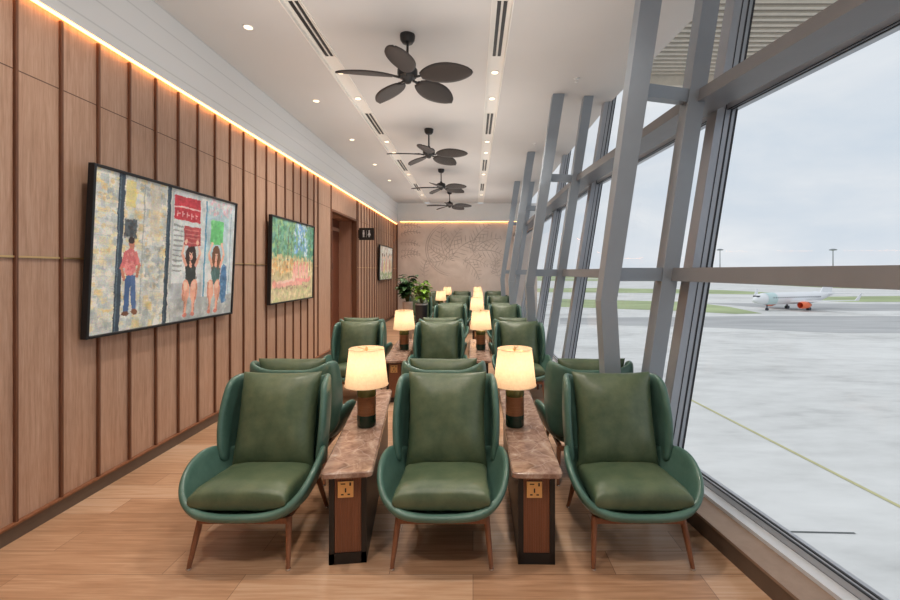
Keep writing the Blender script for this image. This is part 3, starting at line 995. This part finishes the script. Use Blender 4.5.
# ------------------------------------------------------------------ paintings
def srgb(c): return tuple(((v / 255) / 12.92 if v / 255 <= .04045 else ((v / 255 + .055) / 1.055) ** 2.4) for v in c)
class Paint:
    def __init__(s, w, h, base, seed):
        s.w, s.h = w, h
        s.r = np.random.default_rng(seed)
        s.a = np.zeros((h, w, 3)); s.a[:] = srgb(base)
        s.U, s.V = np.meshgrid((np.arange(w) + .5) / w, (np.arange(h) + .5) / h)
    def mix(s, m, c, al=1):
        m = np.clip(m, 0, 1)[..., None] * al
        s.a = s.a * (1 - m) + np.array(srgb(c)) * m
    def rect(s, u0, u1, v0, v1, c, al=1): s.mix(((s.U > u0) & (s.U < u1) & (s.V > v0) & (s.V < v1)).astype(float), c, al)
    def ell(s, u, v, ru, rv, c, rot=0, al=1):
        asp = s.w / s.h
        du, dv = (s.U - u) * asp, (s.V - v)
        cr, sr = math.cos(rot), math.sin(rot)
        x, y = du * cr + dv * sr, -du * sr + dv * cr
        s.mix(((x / (ru * asp)) ** 2 + (y / rv) ** 2 < 1).astype(float), c, al)
    def line(s, u0, v0, u1, v1, w, c, w1=None, al=1):
        asp = s.w / s.h
        ax, ay, bx, by = u0 * asp, v0, u1 * asp, v1
        px, py = s.U * asp - ax, s.V - ay
        dx, dy = bx - ax, by - ay
        t = np.clip((px * dx + py * dy) / (dx * dx + dy * dy), 0, 1)
        ww = w + ((w1 if w1 is not None else w) - w) * t
        s.mix((np.hypot(px - t * dx, py - t * dy) < ww).astype(float), c, al)
    def dabs(s, n, u0, u1, v0, v1, cols, r0=.008, r1=.03, al=.8):
        for _ in range(n):
            c = cols[s.r.integers(len(cols))]
            s.ell(s.r.uniform(u0, u1), s.r.uniform(v0, v1), s.r.uniform(r0, r1) * .7, s.r.uniform(r0, r1), c, s.r.uniform(-.6, .6), al)
    def smear(s, amp, cell, mixn=.05):
        def field():
            g = s.r.normal(size=(s.h // cell + 2, s.w // cell + 2))
            yy, xx = np.arange(s.h) / cell, np.arange(s.w) / cell
            y0, x0 = yy.astype(int), xx.astype(int); fy, fx_ = (yy - y0)[:, None], (xx - x0)[None]
            a, b, c, d = g[y0][:, x0], g[y0][:, x0 + 1], g[y0 + 1][:, x0], g[y0 + 1][:, x0 + 1]
            return (a * (1 - fx_) + b * fx_) * (1 - fy) + (c * (1 - fx_) + d * fx_) * fy
        iy, ix = np.mgrid[0:s.h, 0:s.w]
        jy = np.clip(iy + np.rint(field() * amp + s.r.normal(size=(s.h, s.w)) * amp * .35), 0, s.h - 1).astype(int)
        jx = np.clip(ix + np.rint(field() * amp + s.r.normal(size=(s.h, s.w)) * amp * .35), 0, s.w - 1).astype(int)
        s.a = s.a[jy, jx]
        k = np.clip(1 + mixn * 2.2 * field()[..., None] + mixn * s.r.normal(size=(s.h, s.w, 3)), .5, 1.5)
        s.a = np.clip(s.a * k, 0, 1)
    def blocks(s, n, u0, u1, v0, v1, cols, su=.03, sv=.05, al=.7):
        for _ in range(n):
            u, v = s.r.uniform(u0, u1), s.r.uniform(v0, v1); c = cols[s.r.integers(len(cols))]
            a, b = s.r.uniform(.3, 1) * su, s.r.uniform(.3, 1) * sv
            s.rect(max(u0, u - a), min(u1, u + a), max(v0, v - b), min(v1, v + b), c, al)

SK, SKL, SKD = (226, 172, 150), (236, 194, 174), (196, 132, 112)
def paint_street():
    p = Paint(300, 204, (206, 212, 208), 1)
    wall = [(222, 224, 214), (198, 208, 206), (226, 220, 188), (182, 192, 194), (226, 206, 140), (214, 216, 200), (166, 180, 182), (234, 230, 220)]
    p.blocks(700, 0, .415, 0, 1, wall, .022, .03, .6)
    p.dabs(90, 0, .41, .45, 1, [(226, 200, 120), (220, 188, 96), (234, 220, 170), (140, 156, 164)], .006, .022, .5)
    p.dabs(60, 0, .41, 0, .5, [(180, 190, 190), (214, 206, 170), (230, 228, 220)], .008, .03, .5)
    for k in range(18): p.rect(0, .41, .05 * k + .10, .05 * k + .105, (170, 180, 180), .35)
    p.rect(.155, .215, .80, .97, (214, 204, 120), .7); p.rect(.30, .36, .62, .98, (206, 200, 182), .6); p.rect(.255, .262, .1, .98, (150, 160, 160), .7)
    p.rect(.118, .150, 0, 1, (58, 74, 90)); p.rect(.124, .130, 0, 1, (96, 116, 130)); p.rect(.405, .435, 0, 1, (56, 74, 88)); p.rect(.412, .417, 0, 1, (98, 118, 132)); p.rect(.44, .452, .1, .98, (182, 192, 194))
    # passer-by in a pink shirt seen through the doorway
    p.rect(.155, .225, .61, .72, (74, 84, 92), .9); p.dabs(26, .15, .23, .60, .75, [(56, 66, 76), (96, 110, 120), (80, 70, 70)], .006, .018, .7)
    p.ell(.198, .565, .016, .034, SKD); p.ell(.197, .585, .017, .022, (60, 48, 46))
    p.ell(.197, .44, .036, .095, (208, 116, 120)); p.dabs(24, .17, .225, .36, .52, [(220, 140, 140), (190, 92, 100), (228, 160, 156)], .006, .018, .6)
    p.line(.170, .50, .150, .40, .014, (204, 112, 116)); p.line(.150, .40, .165, .33, .011, SKD); p.line(.226, .50, .246, .42, .014, (214, 130, 128)); p.line(.246, .42, .235, .35, .011, SKD)
    p.line(.186, .34, .180, .13, .021, (74, 104, 152)); p.line(.212, .34, .224, .14, .020, (84, 114, 160)); p.ell(.178, .105, .02, .018, (110, 76, 60)); p.ell(.228, .115, .02, .018, (120, 84, 66))
    p.dabs(60, .25, .40, .26, .56, [(170, 190, 200), (206, 184, 140), (160, 170, 162), (120, 140, 150)], .006, .02, .5)
    # shopfront behind the two sitters
    p.rect(.452, 1, 0, 1, (210, 218, 220)); p.blocks(260, .452, 1, .2, 1, [(218, 226, 228), (194, 204, 208), (234, 236, 234), (170, 186, 194)], .02, .04, .45)
    p.rect(.455, .665, .775, .955, (196, 62, 74)); p.dabs(40, .46, .66, .78, .95, [(214, 84, 92), (176, 46, 60), (206, 70, 84)], .008, .02, .6); p.rect(.455, .665, .868, .878, (232, 196, 196))
    for k in range(5): p.rect(.478 + .036 * k, .484 + .036 * k, .80, .845, (232, 190, 190), .85); p.rect(.478 + .036 * k, .50 + .036 * k, .82, .828, (232, 190, 190), .85)
    for k in range(10): p.rect(.455, .53, .38 + .038 * k, .393 + .038 * k, (112, 124, 126), .7)
    p.rect(.71, .724, .12, .97, (92, 154, 186)); p.rect(.724, .93, .45, .93, (140, 190, 206), .5); p.rect(.93, .985, .1, .95, (200, 214, 220)); p.rect(.955, .962, .1, .95, (96, 140, 164), .7)
    p.dabs(60, .74, .97, .86, .99, [(228, 212, 218), (212, 226, 230), (222, 184, 196)], .006, .02, .7)
    p.rect(.452, 1, 0, .17, (172, 180, 182)); p.dabs(90, .452, 1, 0, .16, [(186, 192, 194), (154, 164, 168), (204, 208, 206)], .008, .03, .5)
    p.rect(.452, .70, .165, .29, (160, 168, 176), .6)
    def sitter(u, hair, dress, lean):
        p.ell(u, .455, .046, .15, hair); p.dabs(24, u - .042, u + .042, .32, .55, [hair, tuple(min(255, c + 26) for c in hair)], .005, .02, .6)
        p.ell(u + .002, .36, .040, .10, dress); p.dabs(16, u - .035, u + .035, .29, .44, [tuple(min(255, c + 22) for c in dress), dress], .006, .018, .6)
        p.line(u - .038, .43, u - .072, .52, .015, SK, .013); p.line(u - .072, .52, u - .045, .615, .012, SKL, .010)
        p.line(u + .040, .43, u + .074, .53, .015, SK, .013); p.line(u + .074, .53, u + .048, .615, .012, SKL, .010)
        p.ell(u, .44, .012, .03, SK); p.ell(u, .515, .020, .043, SKL); p.ell(u, .548, .023, .018, hair)
        p.ell(u - .018, .47, .007, .075, hair); p.ell(u + .019, .47, .007, .075, hair)
        p.ell(u - .007, .520, .003, .005, (50, 36, 34)); p.ell(u + .008, .520, .003, .005, (50, 36, 34)); p.line(u, .515, u + .001, .502, .003, SKD); p.ell(u, .489, .006, .005, (196, 84, 86))
        for s_ in (-1, 1):
            k = u + s_ * .033 + lean
            p.ell(k, .225, .031, .090, SK); p.ell(k - .004, .265, .018, .036, SKL); p.line(k + s_ * .022, .28, k + s_ * .020, .16, .006, SKD)
            p.line(k, .17, k - s_ * .004 + lean * .5, .055, .017, SK, .012); p.line(k + s_ * .010, .17, k + s_ * .006 + lean * .5, .06, .005, SKD)
            p.ell(k - s_ * .002 + lean * .6, .038, .017, .018, (206, 130, 118))
    p.ell(.905, .27, .036, .18, (84, 126, 168)); p.dabs(40, .875, .94, .10, .44, [(104, 148, 188), (64, 106, 150), (120, 166, 200)], .006, .02, .6)
    sitter(.600, (58, 42, 38), (52, 60, 60), 0)
    sitter(.825, (112, 76, 56), (78, 112, 112), -.012)
    p.rect(.535, .672, .585, .735, (180, 78, 82)); p.dabs(24, .54, .67, .59, .73, [(196, 96, 98), (160, 62, 70)], .006, .018, .6)
    for k in range(4): p.rect(.545, .662, .605 + .032 * k, .613 + .032 * k, (214, 144, 138), .7)
    p.rect(.762, .882, .615, .82, (112, 202, 130)); p.dabs(24, .765, .88, .62, .81, [(130, 214, 146), (92, 184, 116), (150, 222, 160)], .006, .02, .6)
    for u in (.555, .648, .78, .873): p.ell(u, .612, .011, .022, SKL)
    p.smear(.75, 9, .05)
    return p
def paint_garden():
    p = Paint(210, 164, (200, 188, 152), 2)
    p.rect(0, 1, .5, 1, (120, 166, 150)); p.dabs(420, 0, 1, .50, 1, [(70, 136, 104), (92, 164, 128), (62, 112, 98), (136, 180, 136), (110, 172, 164), (160, 188, 128)], .012, .04, .65)
    p.dabs(120, .50, .84, .58, 1, [(130, 182, 222), (190, 218, 234), (96, 150, 212), (212, 228, 236), (110, 164, 218)], .012, .035, .75)
    p.dabs(60, .84, 1, .55, .97, [(80, 150, 124), (104, 172, 146), (70, 126, 108)], .012, .035, .75)
    p.dabs(80, 0, .45, .55, .95, [(76, 140, 110), (140, 176, 120), (60, 110, 96)], .012, .04, .6)
    for u, w in ((.12, .010), (.34, .012), (.42, .008), (.9, .010)): p.line(u, .38, u + .02, .92, w, (104, 100, 86), w * .6)
    p.dabs(220, 0, 1, .28, .56, [(214, 190, 136), (222, 202, 156), (186, 164, 120), (232, 218, 182), (172, 162, 116)], .012, .035, .6)
    p.dabs(80, 0, .5, .34, .52, [(202, 154, 92), (186, 136, 88), (222, 178, 116)], .01, .03, .6)
    for u, h in ((.50, .36), (.57, .38), (.66, .37), (.74, .38), (.83, .36)):
        p.ell(u, h, .032, .10, (226, 164, 158)); p.ell(u + .01, h + .10, .017, .030, (212, 144, 130)); p.line(u - .02, h + .04, u - .035, h - .07, .012, (232, 180, 168)); p.ell(u, h - .06, .024, .05, (234, 186, 176))
    p.line(.06, .20, .70, .22, .028, (228, 174, 162)); p.line(.1, .235, .5, .255, .014, (236, 198, 186)); p.ell(.08, .225, .035, .04, (214, 150, 138)); p.line(.55, .26, .9, .24, .024, (224, 156, 152)); p.ell(.9, .26, .03, .04, (216, 150, 140))
    p.dabs(50, .08, .92, .14, .19, [(140, 106, 98), (164, 118, 106)], .008, .02, .6)
    p.dabs(160, 0, 1, 0, .15, [(210, 204, 164), (186, 196, 140), (226, 214, 184), (164, 178, 120)], .01, .03, .6)
    p.smear(1.2, 6, .05)
    return p
def paint_family():
    p = Paint(170, 96, (210, 212, 206), 4)
    p.dabs(260, 0, 1, .2, 1, [(218, 222, 220), (198, 208, 208), (228, 224, 212), (184, 198, 194), (212, 198, 182)], .02, .06, .6)
    for u, c in ((.20, (200, 164, 168)), (.34, (222, 204, 140)), (.50, (212, 166, 150)), (.64, (228, 218, 190)), (.78, (186, 146, 130)), (.9, (206, 190, 150))):
        h = .40 + .05 * math.sin(u * 17)
        p.ell(u, h, .05, .22, c); p.line(u - .03, h + .12, u - .07, h - .1, .02, c); p.ell(u, h + .30, .030, .075, (218, 178, 152)); p.ell(u, h + .35, .032, .045, (104, 80, 66))
    p.dabs(140, 0, 1, 0, .22, [(128, 164, 104), (154, 186, 120), (108, 146, 98), (216, 218, 198)], .015, .05, .7)
    p.rect(0, .04, 0, 1, (132, 132, 124), .5)
    p.smear(1.0, 5, .05)
    return p

def make_painting(label, p, y0, y1, z0, z1, tilt, th=.05):
    W, Hh = y1 - y0, z1 - z0
    root = empty('framed_painting', (XW + .042, (y0 + y1) / 2, z0), 0)
    root.rotation_euler = (0, math.atan2(tilt, Hh), 0)
    # local: x out of the wall, y along it, z up
    b = .022
    mb = MB()
    for s in (-1, 1): mb.box((th / 2 - .015, s * (W / 2 - b / 2), Hh / 2), (th, b, Hh), bev=.003, seg=1)
    for z in (b / 2, Hh - b / 2): mb.box((th / 2 - .015, 0, z), (th, W - 2 * b, b), bev=.003, seg=1)
    mb.box((-.008, 0, Hh / 2), (.012, W - .01, Hh - .01))
    mb.build('picture_frame', 'frame_black', root)
    cw, chh = W - 2 * b, Hh - 2 * b
    h, w = p.h, p.w
    me = bpy.data.meshes.new('canvas')
    ux = np.linspace(-cw / 2, cw / 2, w + 1); uz = np.linspace(b, b + chh, h + 1)
    Y, Z = np.meshgrid(ux, uz)
    co = np.stack([np.full_like(Y, th - .030), Y, Z], -1).reshape(-1, 3)
    idx = np.arange((h + 1) * (w + 1)).reshape(h + 1, w + 1)
    fc = np.stack([idx[:-1, :-1], idx[:-1, 1:], idx[1:, 1:], idx[1:, :-1]], -1).reshape(-1, 4)
    me.from_pydata(co.tolist(), [], fc.tolist())
    at = me.color_attributes.new('paint', 'FLOAT_COLOR', 'CORNER')
    rgb = np.clip(p.a * p.r.uniform(.92, 1.08, (h, w, 1)), 0, 1).reshape(-1, 3)
    rgba = np.concatenate([rgb, np.ones((len(rgb), 1))], 1)
    at.data.foreach_set('color', np.repeat(rgba, 4, 0).astype(np.float32).ravel())
    me.materials.append(M['canvas'])
    o = bpy.data.objects.new('canvas', me); COL.objects.link(o); o.parent = root
    tag(root, label, 'painting', 'paintings on the timber wall')
make_painting('wide framed painting of two seated women under red and green boards', paint_street(), 3.14, 5.05, 1.175, 2.455, .06)
make_painting('framed painting of green trees and pink figures, second along the timber wall', paint_garden(), 5.98, 7.60, 1.20, 2.45, .03)
make_painting('small pale painting beyond the doorway, under the black hanging sign', paint_family(), 13.0, 15.05, 1.39, 2.46, .02)

# projecting washroom sign
root = empty('washroom_sign', (XW, 10.84, 2.44))
MB().box((.215, 0, .15), (.37, .04, .30), bev=.006).build('sign_panel', 'black', root)
MB().box((.015, 0, .15), (.03, .06, .20)).build('sign_bracket', 'black_metal', root)
mb = MB()
def flatdisc(cx, cz, r, n=14):
    mb.bm.faces.new([mb.bm.verts.new((cx + r * math.cos(2 * PI * k / n), -.0215, cz + r * math.sin(2 * PI * k / n))) for k in range(n)])
def poly(pts): mb.bm.faces.new([mb.bm.verts.new((x, -.0215, z)) for x, z in pts])
flatdisc(.145, .222, .021); poly([(.122, .195), (.168, .195), (.168, .135), (.122, .135)]); poly([(.127, .135), (.142, .135), (.142, .07), (.127, .07)]); poly([(.148, .135), (.163, .135), (.163, .07), (.148, .07)])
flatdisc(.285, .222, .021); poly([(.270, .195), (.300, .195), (.325, .115), (.245, .115)]); poly([(.267, .115), (.281, .115), (.281, .07), (.267, .07)]); poly([(.289, .115), (.303, .115), (.303, .07), (.289, .07)])
poly([(.212, .235), (.218, .235), (.218, .065), (.212, .065)])
mb.build('pictogram', 'signwhite', root)
tag(root, 'black hanging washroom sign with white figures beside the doorway', 'sign')

# ------------------------------------------------------------------ plants
def make_plant(label, x, y, zt, pr, potmat, rimmat, leafmat, n, hgt, spread, lsize, seed):
    rg = random.Random(seed)
    root = empty('potted_plant', (x, y, 0))
    pot = MB().lathe([(pr * .80, 0), (pr * .86, .01), (pr, zt - .02), (pr * 1.03, zt - .012), (pr * 1.03, zt), (pr * .9, zt), (pr * .9, zt - .04)], 28).build('planter', potmat, root, 'auto')
    MB().lathe([(pr * 1.05, zt - .03), (pr * 1.05, zt + .003), (pr * .96, zt + .003)], 28, cap=False).build('planter_rim', rimmat, pot, 'auto')
    MB().lathe([(.001, zt - .035), (pr * .9, zt - .038)], 20, cap=False).build('soil', 'soil', root)
    ml, ms = MB(), MB()
    for k in range(n):
        a = rg.uniform(0, 2 * PI); l = hgt * rg.uniform(.55, 1); s = spread * rg.uniform(.15, 1)
        base = Vector((.02 * math.cos(a), .02 * math.sin(a), zt - .04))
        tip = Vector((s * math.cos(a), s * math.sin(a), zt + l))
        midp = base.lerp(tip, .5) + Vector((0, 0, .12 * l))
        pts = [base, base.lerp(midp, .5) * 1, midp, tip]
        ms.tube(pts, [.006, .005, .004, .003], 5)
        for q in range(5):
            t = .35 + .65 * q / 4
            c = (midp.lerp(tip, (t - .5) * 2) if t > .5 else base.lerp(midp, t * 2))
            aa = a + rg.uniform(-1.6, 1.6); ll = lsize * rg.uniform(.7, 1.15); w = ll * .30
            d = Vector((math.cos(aa), math.sin(aa), rg.uniform(-.35, .55))).normalized()
            sd = d.cross(Vector((0, 0, 1))).normalized()
            up = sd.cross(d)
            rows = []
            for i in range(6):
                u = i / 5; ww = w * math.sin(PI * min(1, .06 + .92 * u)) ** .8
                cc = c + d * ll * u - Vector((0, 0, 1)) * .28 * ll * u * u
                rows.append([cc - sd * ww + up * ww * .35, cc, cc + sd * ww + up * ww * .35])
            ml.grid(rows)
    ml.build('foliage', leafmat, root, True); ms.build('plant_stems', 'stem', root)
    tag(root, label, 'plant', 'potted plants by the chairs')
make_plant('dark green leafy plant in a pale tall planter beside the timber wall', -1.50, 10.0, .97, .115, 'pot_pale', 'pot_pale', 'leaf_dark', 34, .60, .17, .17, 11)
make_plant('lime green leafy plant in a charcoal cylinder planter with silver rim', -1.13, 9.55, .96, .135, 'pot_dark', 'pot_silver', 'leaf_lime', 20, .52, .16, .17, 12)

# ------------------------------------------------------------------ airfield
ZG = -11.33
HG = H - ZG
def G(px, py, dz=0):
    D = HG * F / (py - VY)
    return ((px - VX) * D / F, D, ZG + dz)
mb = MB(); mb.box((900, 1400, ZG - .5), (4400, 4600, 1.0)); struct(mb.build('apron_ground', 'apron'))
def ground_patch(name, pts, mat, dz, lab=None):
    mb = MB()
    mb.bm.faces.new([mb.bm.verts.new(G(x, y, dz)) for x, y in pts])
    return struct(mb.build(name, mat))
ground_patch('grass_field', [(480, 273.2), (1900, 273.2), (1900, 278.5), (480, 278.5)], 'grass', .02)
ground_patch('grass_field', [(480, 280.5), (700, 281.5), (830, 288), (900, 289.5), (1900, 290), (1900, 284), (800, 281), (480, 278.0)], 'grass', .03)
ground_patch('grass_field', [(520, 288.5), (600, 288.0), (720, 290), (800, 294), (760, 294.5), (640, 293), (520, 292)], 'grass', .04)
ground_patch('grass_field', [(800, 297), (900, 296), (1900, 296), (1900, 301), (850, 302), (790, 300.5)], 'grass', .04)
ground_patch('grass_field', [(560, 299), (690, 302), (730, 307), (762, 313.5), (735, 314), (680, 311), (560, 307)], 'grass', .04)
ground_patch('tarmac_road', [(560, 318), (760, 316), (1900, 318), (1900, 336), (840, 333), (700, 327), (560, 324)], 'tarmac', .02)
ground_patch('tarmac_road', [(700, 303), (900, 304), (1900, 304), (1900, 309), (850, 311), (780, 309)], 'tarmac', .025)
mb = MB()
a, b = Vector(G(640, 374)), Vector(G(905, 509.5)); t = (b - a).normalized(); n_ = Vector((-t.y, t.x, 0)) * .14
e = b + t * 20
up = Vector((0, 0, .03))
mb.quad(a - n_ + up, a + n_ + up, e + n_ + up, e - n_ + up)
struct(mb.build('taxiway_line', 'yellow'))
mb = MB()
a, b = Vector(G(787, 532)), Vector(G(855, 533.5)); t = (b - a).normalized(); n_ = Vector((-t.y, t.x, 0)) * .05
mb.quad(a - n_ + up, a + n_ + up, b + n_ + up, b - n_ + up)
struct(mb.build('drain_line', 'slot'))

# parked airliner
def make_plane():
    root = empty('parked_airliner')
    # x forward; fuselage
    prof = [(18.8, .05, 0, -.5), (18.4, .55, 0, -.45), (17.6, 1.1, 0, -.3), (16.2, 1.65, 0, -.12), (14, 1.95, 0, 0), (10, 2.0, 0, 0), (-6, 2.0, 0, 0), (-10, 1.75, 0, .2), (-14, 1.1, 0, .75), (-17.5, .45, 0, 1.25), (-18.8, .15, 0, 1.4)]
    mb = MB(); n = 20
    P = [[(x, r * math.cos(2 * PI * k / n), 3.9 + dz + r * math.sin(2 * PI * k / n)) for k in range(n)] for x, r, _, dz in prof]
    V = mb.grid(P, closed=True); mb.bm.faces.new(V[0]); mb.bm.faces.new(V[-1])
    fu = mb.build('fuselage', 'plane_white', root, True)
    mb = MB().box((16.9, 0, 4.75), (1.5, 1.9, .5), bev=.15); mb.build('cockpit_window', 'plane_dark', fu)
    mb = MB()
    for s in (-1, 1):
        for k in range(22): mb.box((12 - k, s * 1.97, 4.3), (.32, .08, .42))
    mb.build('cabin_windows', 'plane_dark', fu)
    mb = MB()
    P = [[(x, r * 1.01 * math.cos(2 * PI * k / n), 3.9 + r * 1.01 * math.sin(2 * PI * k / n)) for k in range(n)] for x, r in ((14.2, 1.95), (10.2, 2.0))]
    mb.grid(P, closed=True); mb.build('painted_band', 'plane_teal', fu, True)
    for s in (-1, 1):
        mb = MB()
        mb.hexa([(4.5, s * 1.6, 2.6), (-2.6, s * 1.6, 2.6), (-3.6, s * 16.5, 4.0), (-1.9, s * 16.5, 4.0), (4.5, s * 1.6, 3.2), (-2.6, s * 1.6, 3.0), (-3.6, s * 16.5, 4.15), (-1.9, s * 16.5, 4.2)])
        wg = mb.build('wing', 'plane_white', root)
        mb = MB(); mb.hexa([(-1.9, s * 16.5, 4.0), (-3.6, s * 16.5, 4.0), (-3.6, s * 16.7, 4.0), (-1.9, s * 16.7, 4.0), (-3.6, s * 17.1, 6.3), (-4.4, s * 17.1, 6.3), (-4.4, s * 17.2, 6.3), (-3.6, s * 17.2, 6.3)])
        mb.build('winglet', 'plane_white', wg)
        mb = MB()
        P = [[(x, s * 5.7 + r * math.cos(2 * PI * k / 16), 2.0 + r * math.sin(2 * PI * k / 16)) for k in range(16)] for x, r in ((5.6, .95), (5.3, 1.1), (3.6, 1.15), (2.0, .9), (1.0, .5))]
        V = mb.grid(P, closed=True); mb.bm.faces.new(V[-1])
        en = mb.build('engine', 'plane_orange', root, True)
        mb = MB(); mb.box((2.8, s * 5.7, 3.0), (2.4, .3, .7)); mb.build('engine_pylon', 'plane_white', en)
        mb = MB(); mb.hexa([(-14.3, s * .6, 5.0), (-17.2, s * .6, 5.0), (-18.0, s * 6.0, 5.6), (-16.6, s * 6.0, 5.6), (-14.3, s * .6, 5.3), (-17.2, s * .6, 5.2), (-18.0, s * 6.0, 5.7), (-16.6, s * 6.0, 5.7)])
        mb.build('tailplane', 'plane_white', root)
        mb = MB()
        mb.box((-1.2, s * 3.6, 1.4), (.35, .35, 2.4))
        for dx in (-.5, .5):
            P = [[(-1.2 + .0 + .55 * math.cos(2 * PI * k / 14), s * 3.6 + dx, .55 + .55 * math.sin(2 * PI * k / 14)) for k in range(14)], [(-1.2 + .55 * math.cos(2 * PI * k / 14), s * 3.6 + dx * .4, .55 + .55 * math.sin(2 * PI * k / 14)) for k in range(14)]]
            V = mb.grid(P, closed=True); mb.bm.faces.new(V[0]); mb.bm.faces.new(V[1])
        mb.build('landing_gear', 'plane_dark', root)
    mb = MB(); mb.box((12.6, 0, 1.3), (.25, .25, 1.6))
    for dx in (-.25, .25):
        P = [[(12.6 + .42 * math.cos(2 * PI * k / 14), dx + q, .42 + .42 * math.sin(2 * PI * k / 14)) for k in range(14)] for q in (-.1, .1)]
        V = mb.grid(P, closed=True); mb.bm.faces.new(V[0]); mb.bm.faces.new(V[1])
    mb.build('landing_gear', 'plane_dark', root)
    mb = MB(); mb.hexa([(-11.5, -.2, 5.2), (-17.2, -.2, 5.2), (-17.2, .2, 5.2), (-11.5, .2, 5.2), (-16.2, -.1, 11.3), (-18.6, -.1, 11.3), (-18.6, .1, 11.3), (-16.2, .1, 11.3)])
    mb.build('tail_fin', 'plane_white', root)
    return root
pl = make_plane()
gx_, gy_, gz_ = G(795, 309.5)
pl.location = (gx_, gy_, ZG); pl.rotation_euler = (0, 0, math.atan2(-.30, -.95))
tag(pl, 'white airliner with orange engines parked out on the apron', 'airplane')

for i, (px, yb) in enumerate(((720, 282), (833, 283))):
    x, y, z = G(px, yb)
    hh = HG + (VY - 250) * y / F
    root = empty('light_mast', (x, y, ZG))
    MB().lathe([(.75, 0), (.55, hh * .5), (.38, hh)], 10).build('mast_pole', 'mast', root)
    mb = MB().lathe([(1.0, hh - .6), (3.4, hh - .3), (3.6, hh + .5), (1.2, hh + 1.4)], 14)
    mb.build('floodlight_ring', 'mast', root)
    tag(root, ('tall airfield light mast standing close beside the window mullion', 'tall airfield light mast standing above the parked airliner')[i], 'light mast', 'airfield light masts')

# ------------------------------------------------------------------ world and light
w = bpy.data.worlds.new('overcast'); SC.world = w; w.use_nodes = True
nt = w.node_tree; bg = nt.nodes['Background']
tc = nt.nodes.new('ShaderNodeTexCoord'); mp = nt.nodes.new('ShaderNodeMapping'); mp.inputs['Scale'].default_value = (1.0, 1.0, 3.0)
L(nt, tc.outputs['Generated'], mp.inputs[0])
f = noise(nt, mp.outputs[0], 2.6, 6, .55, .35)
c = ramp(nt, f, [(.30, (.66, .73, .82)), (.5, (.76, .80, .86)), (.68, (.88, .89, .92))])
L(nt, c, bg.inputs[0]); bg.inputs[1].default_value = 1.0

sun = bpy.data.lights.new('apron_fill_sun', 'SUN'); sun.energy = 1.0; sun.angle = R(60); sun.color = (1, .98, .95)  # added sun lamp that brightens the apron under the overcast sky
so = bpy.data.objects.new('apron_fill_sun', sun); COL.objects.link(so)
so.rotation_euler = (0, R(-38), 0)   # light travels toward +x and down, over the roof

# added fill: unseen area lamps without fittings, aimed up to brighten the room
for i, y in enumerate((.2, 3.6, 7.0, 10.4, 13.8)):
    al = bpy.data.lights.new('ceiling_fill', 'AREA'); al.shape = 'RECTANGLE'; al.size = 3.2; al.size_y = 2.6
    al.energy = 27; al.color = (1, .965, .92)
    ao = bpy.data.objects.new('ceiling_fill', al); COL.objects.link(ao)
    ao.location = (-.6, y, 2.9); ao.rotation_euler = (PI, 0, 0)

SC.view_settings.view_transform = 'Standard'
SC.view_settings.look = 'None'
SC.view_settings.exposure = 0
SC.view_settings.gamma = 1
SC.cycles.max_bounces = 10
SC.cycles.diffuse_bounces = 5
SC.cycles.transparent_max_bounces = 16
SC.cycles.sample_clamp_indirect = 6
SC.cycles.caustics_reflective = False
SC.cycles.caustics_refractive = False
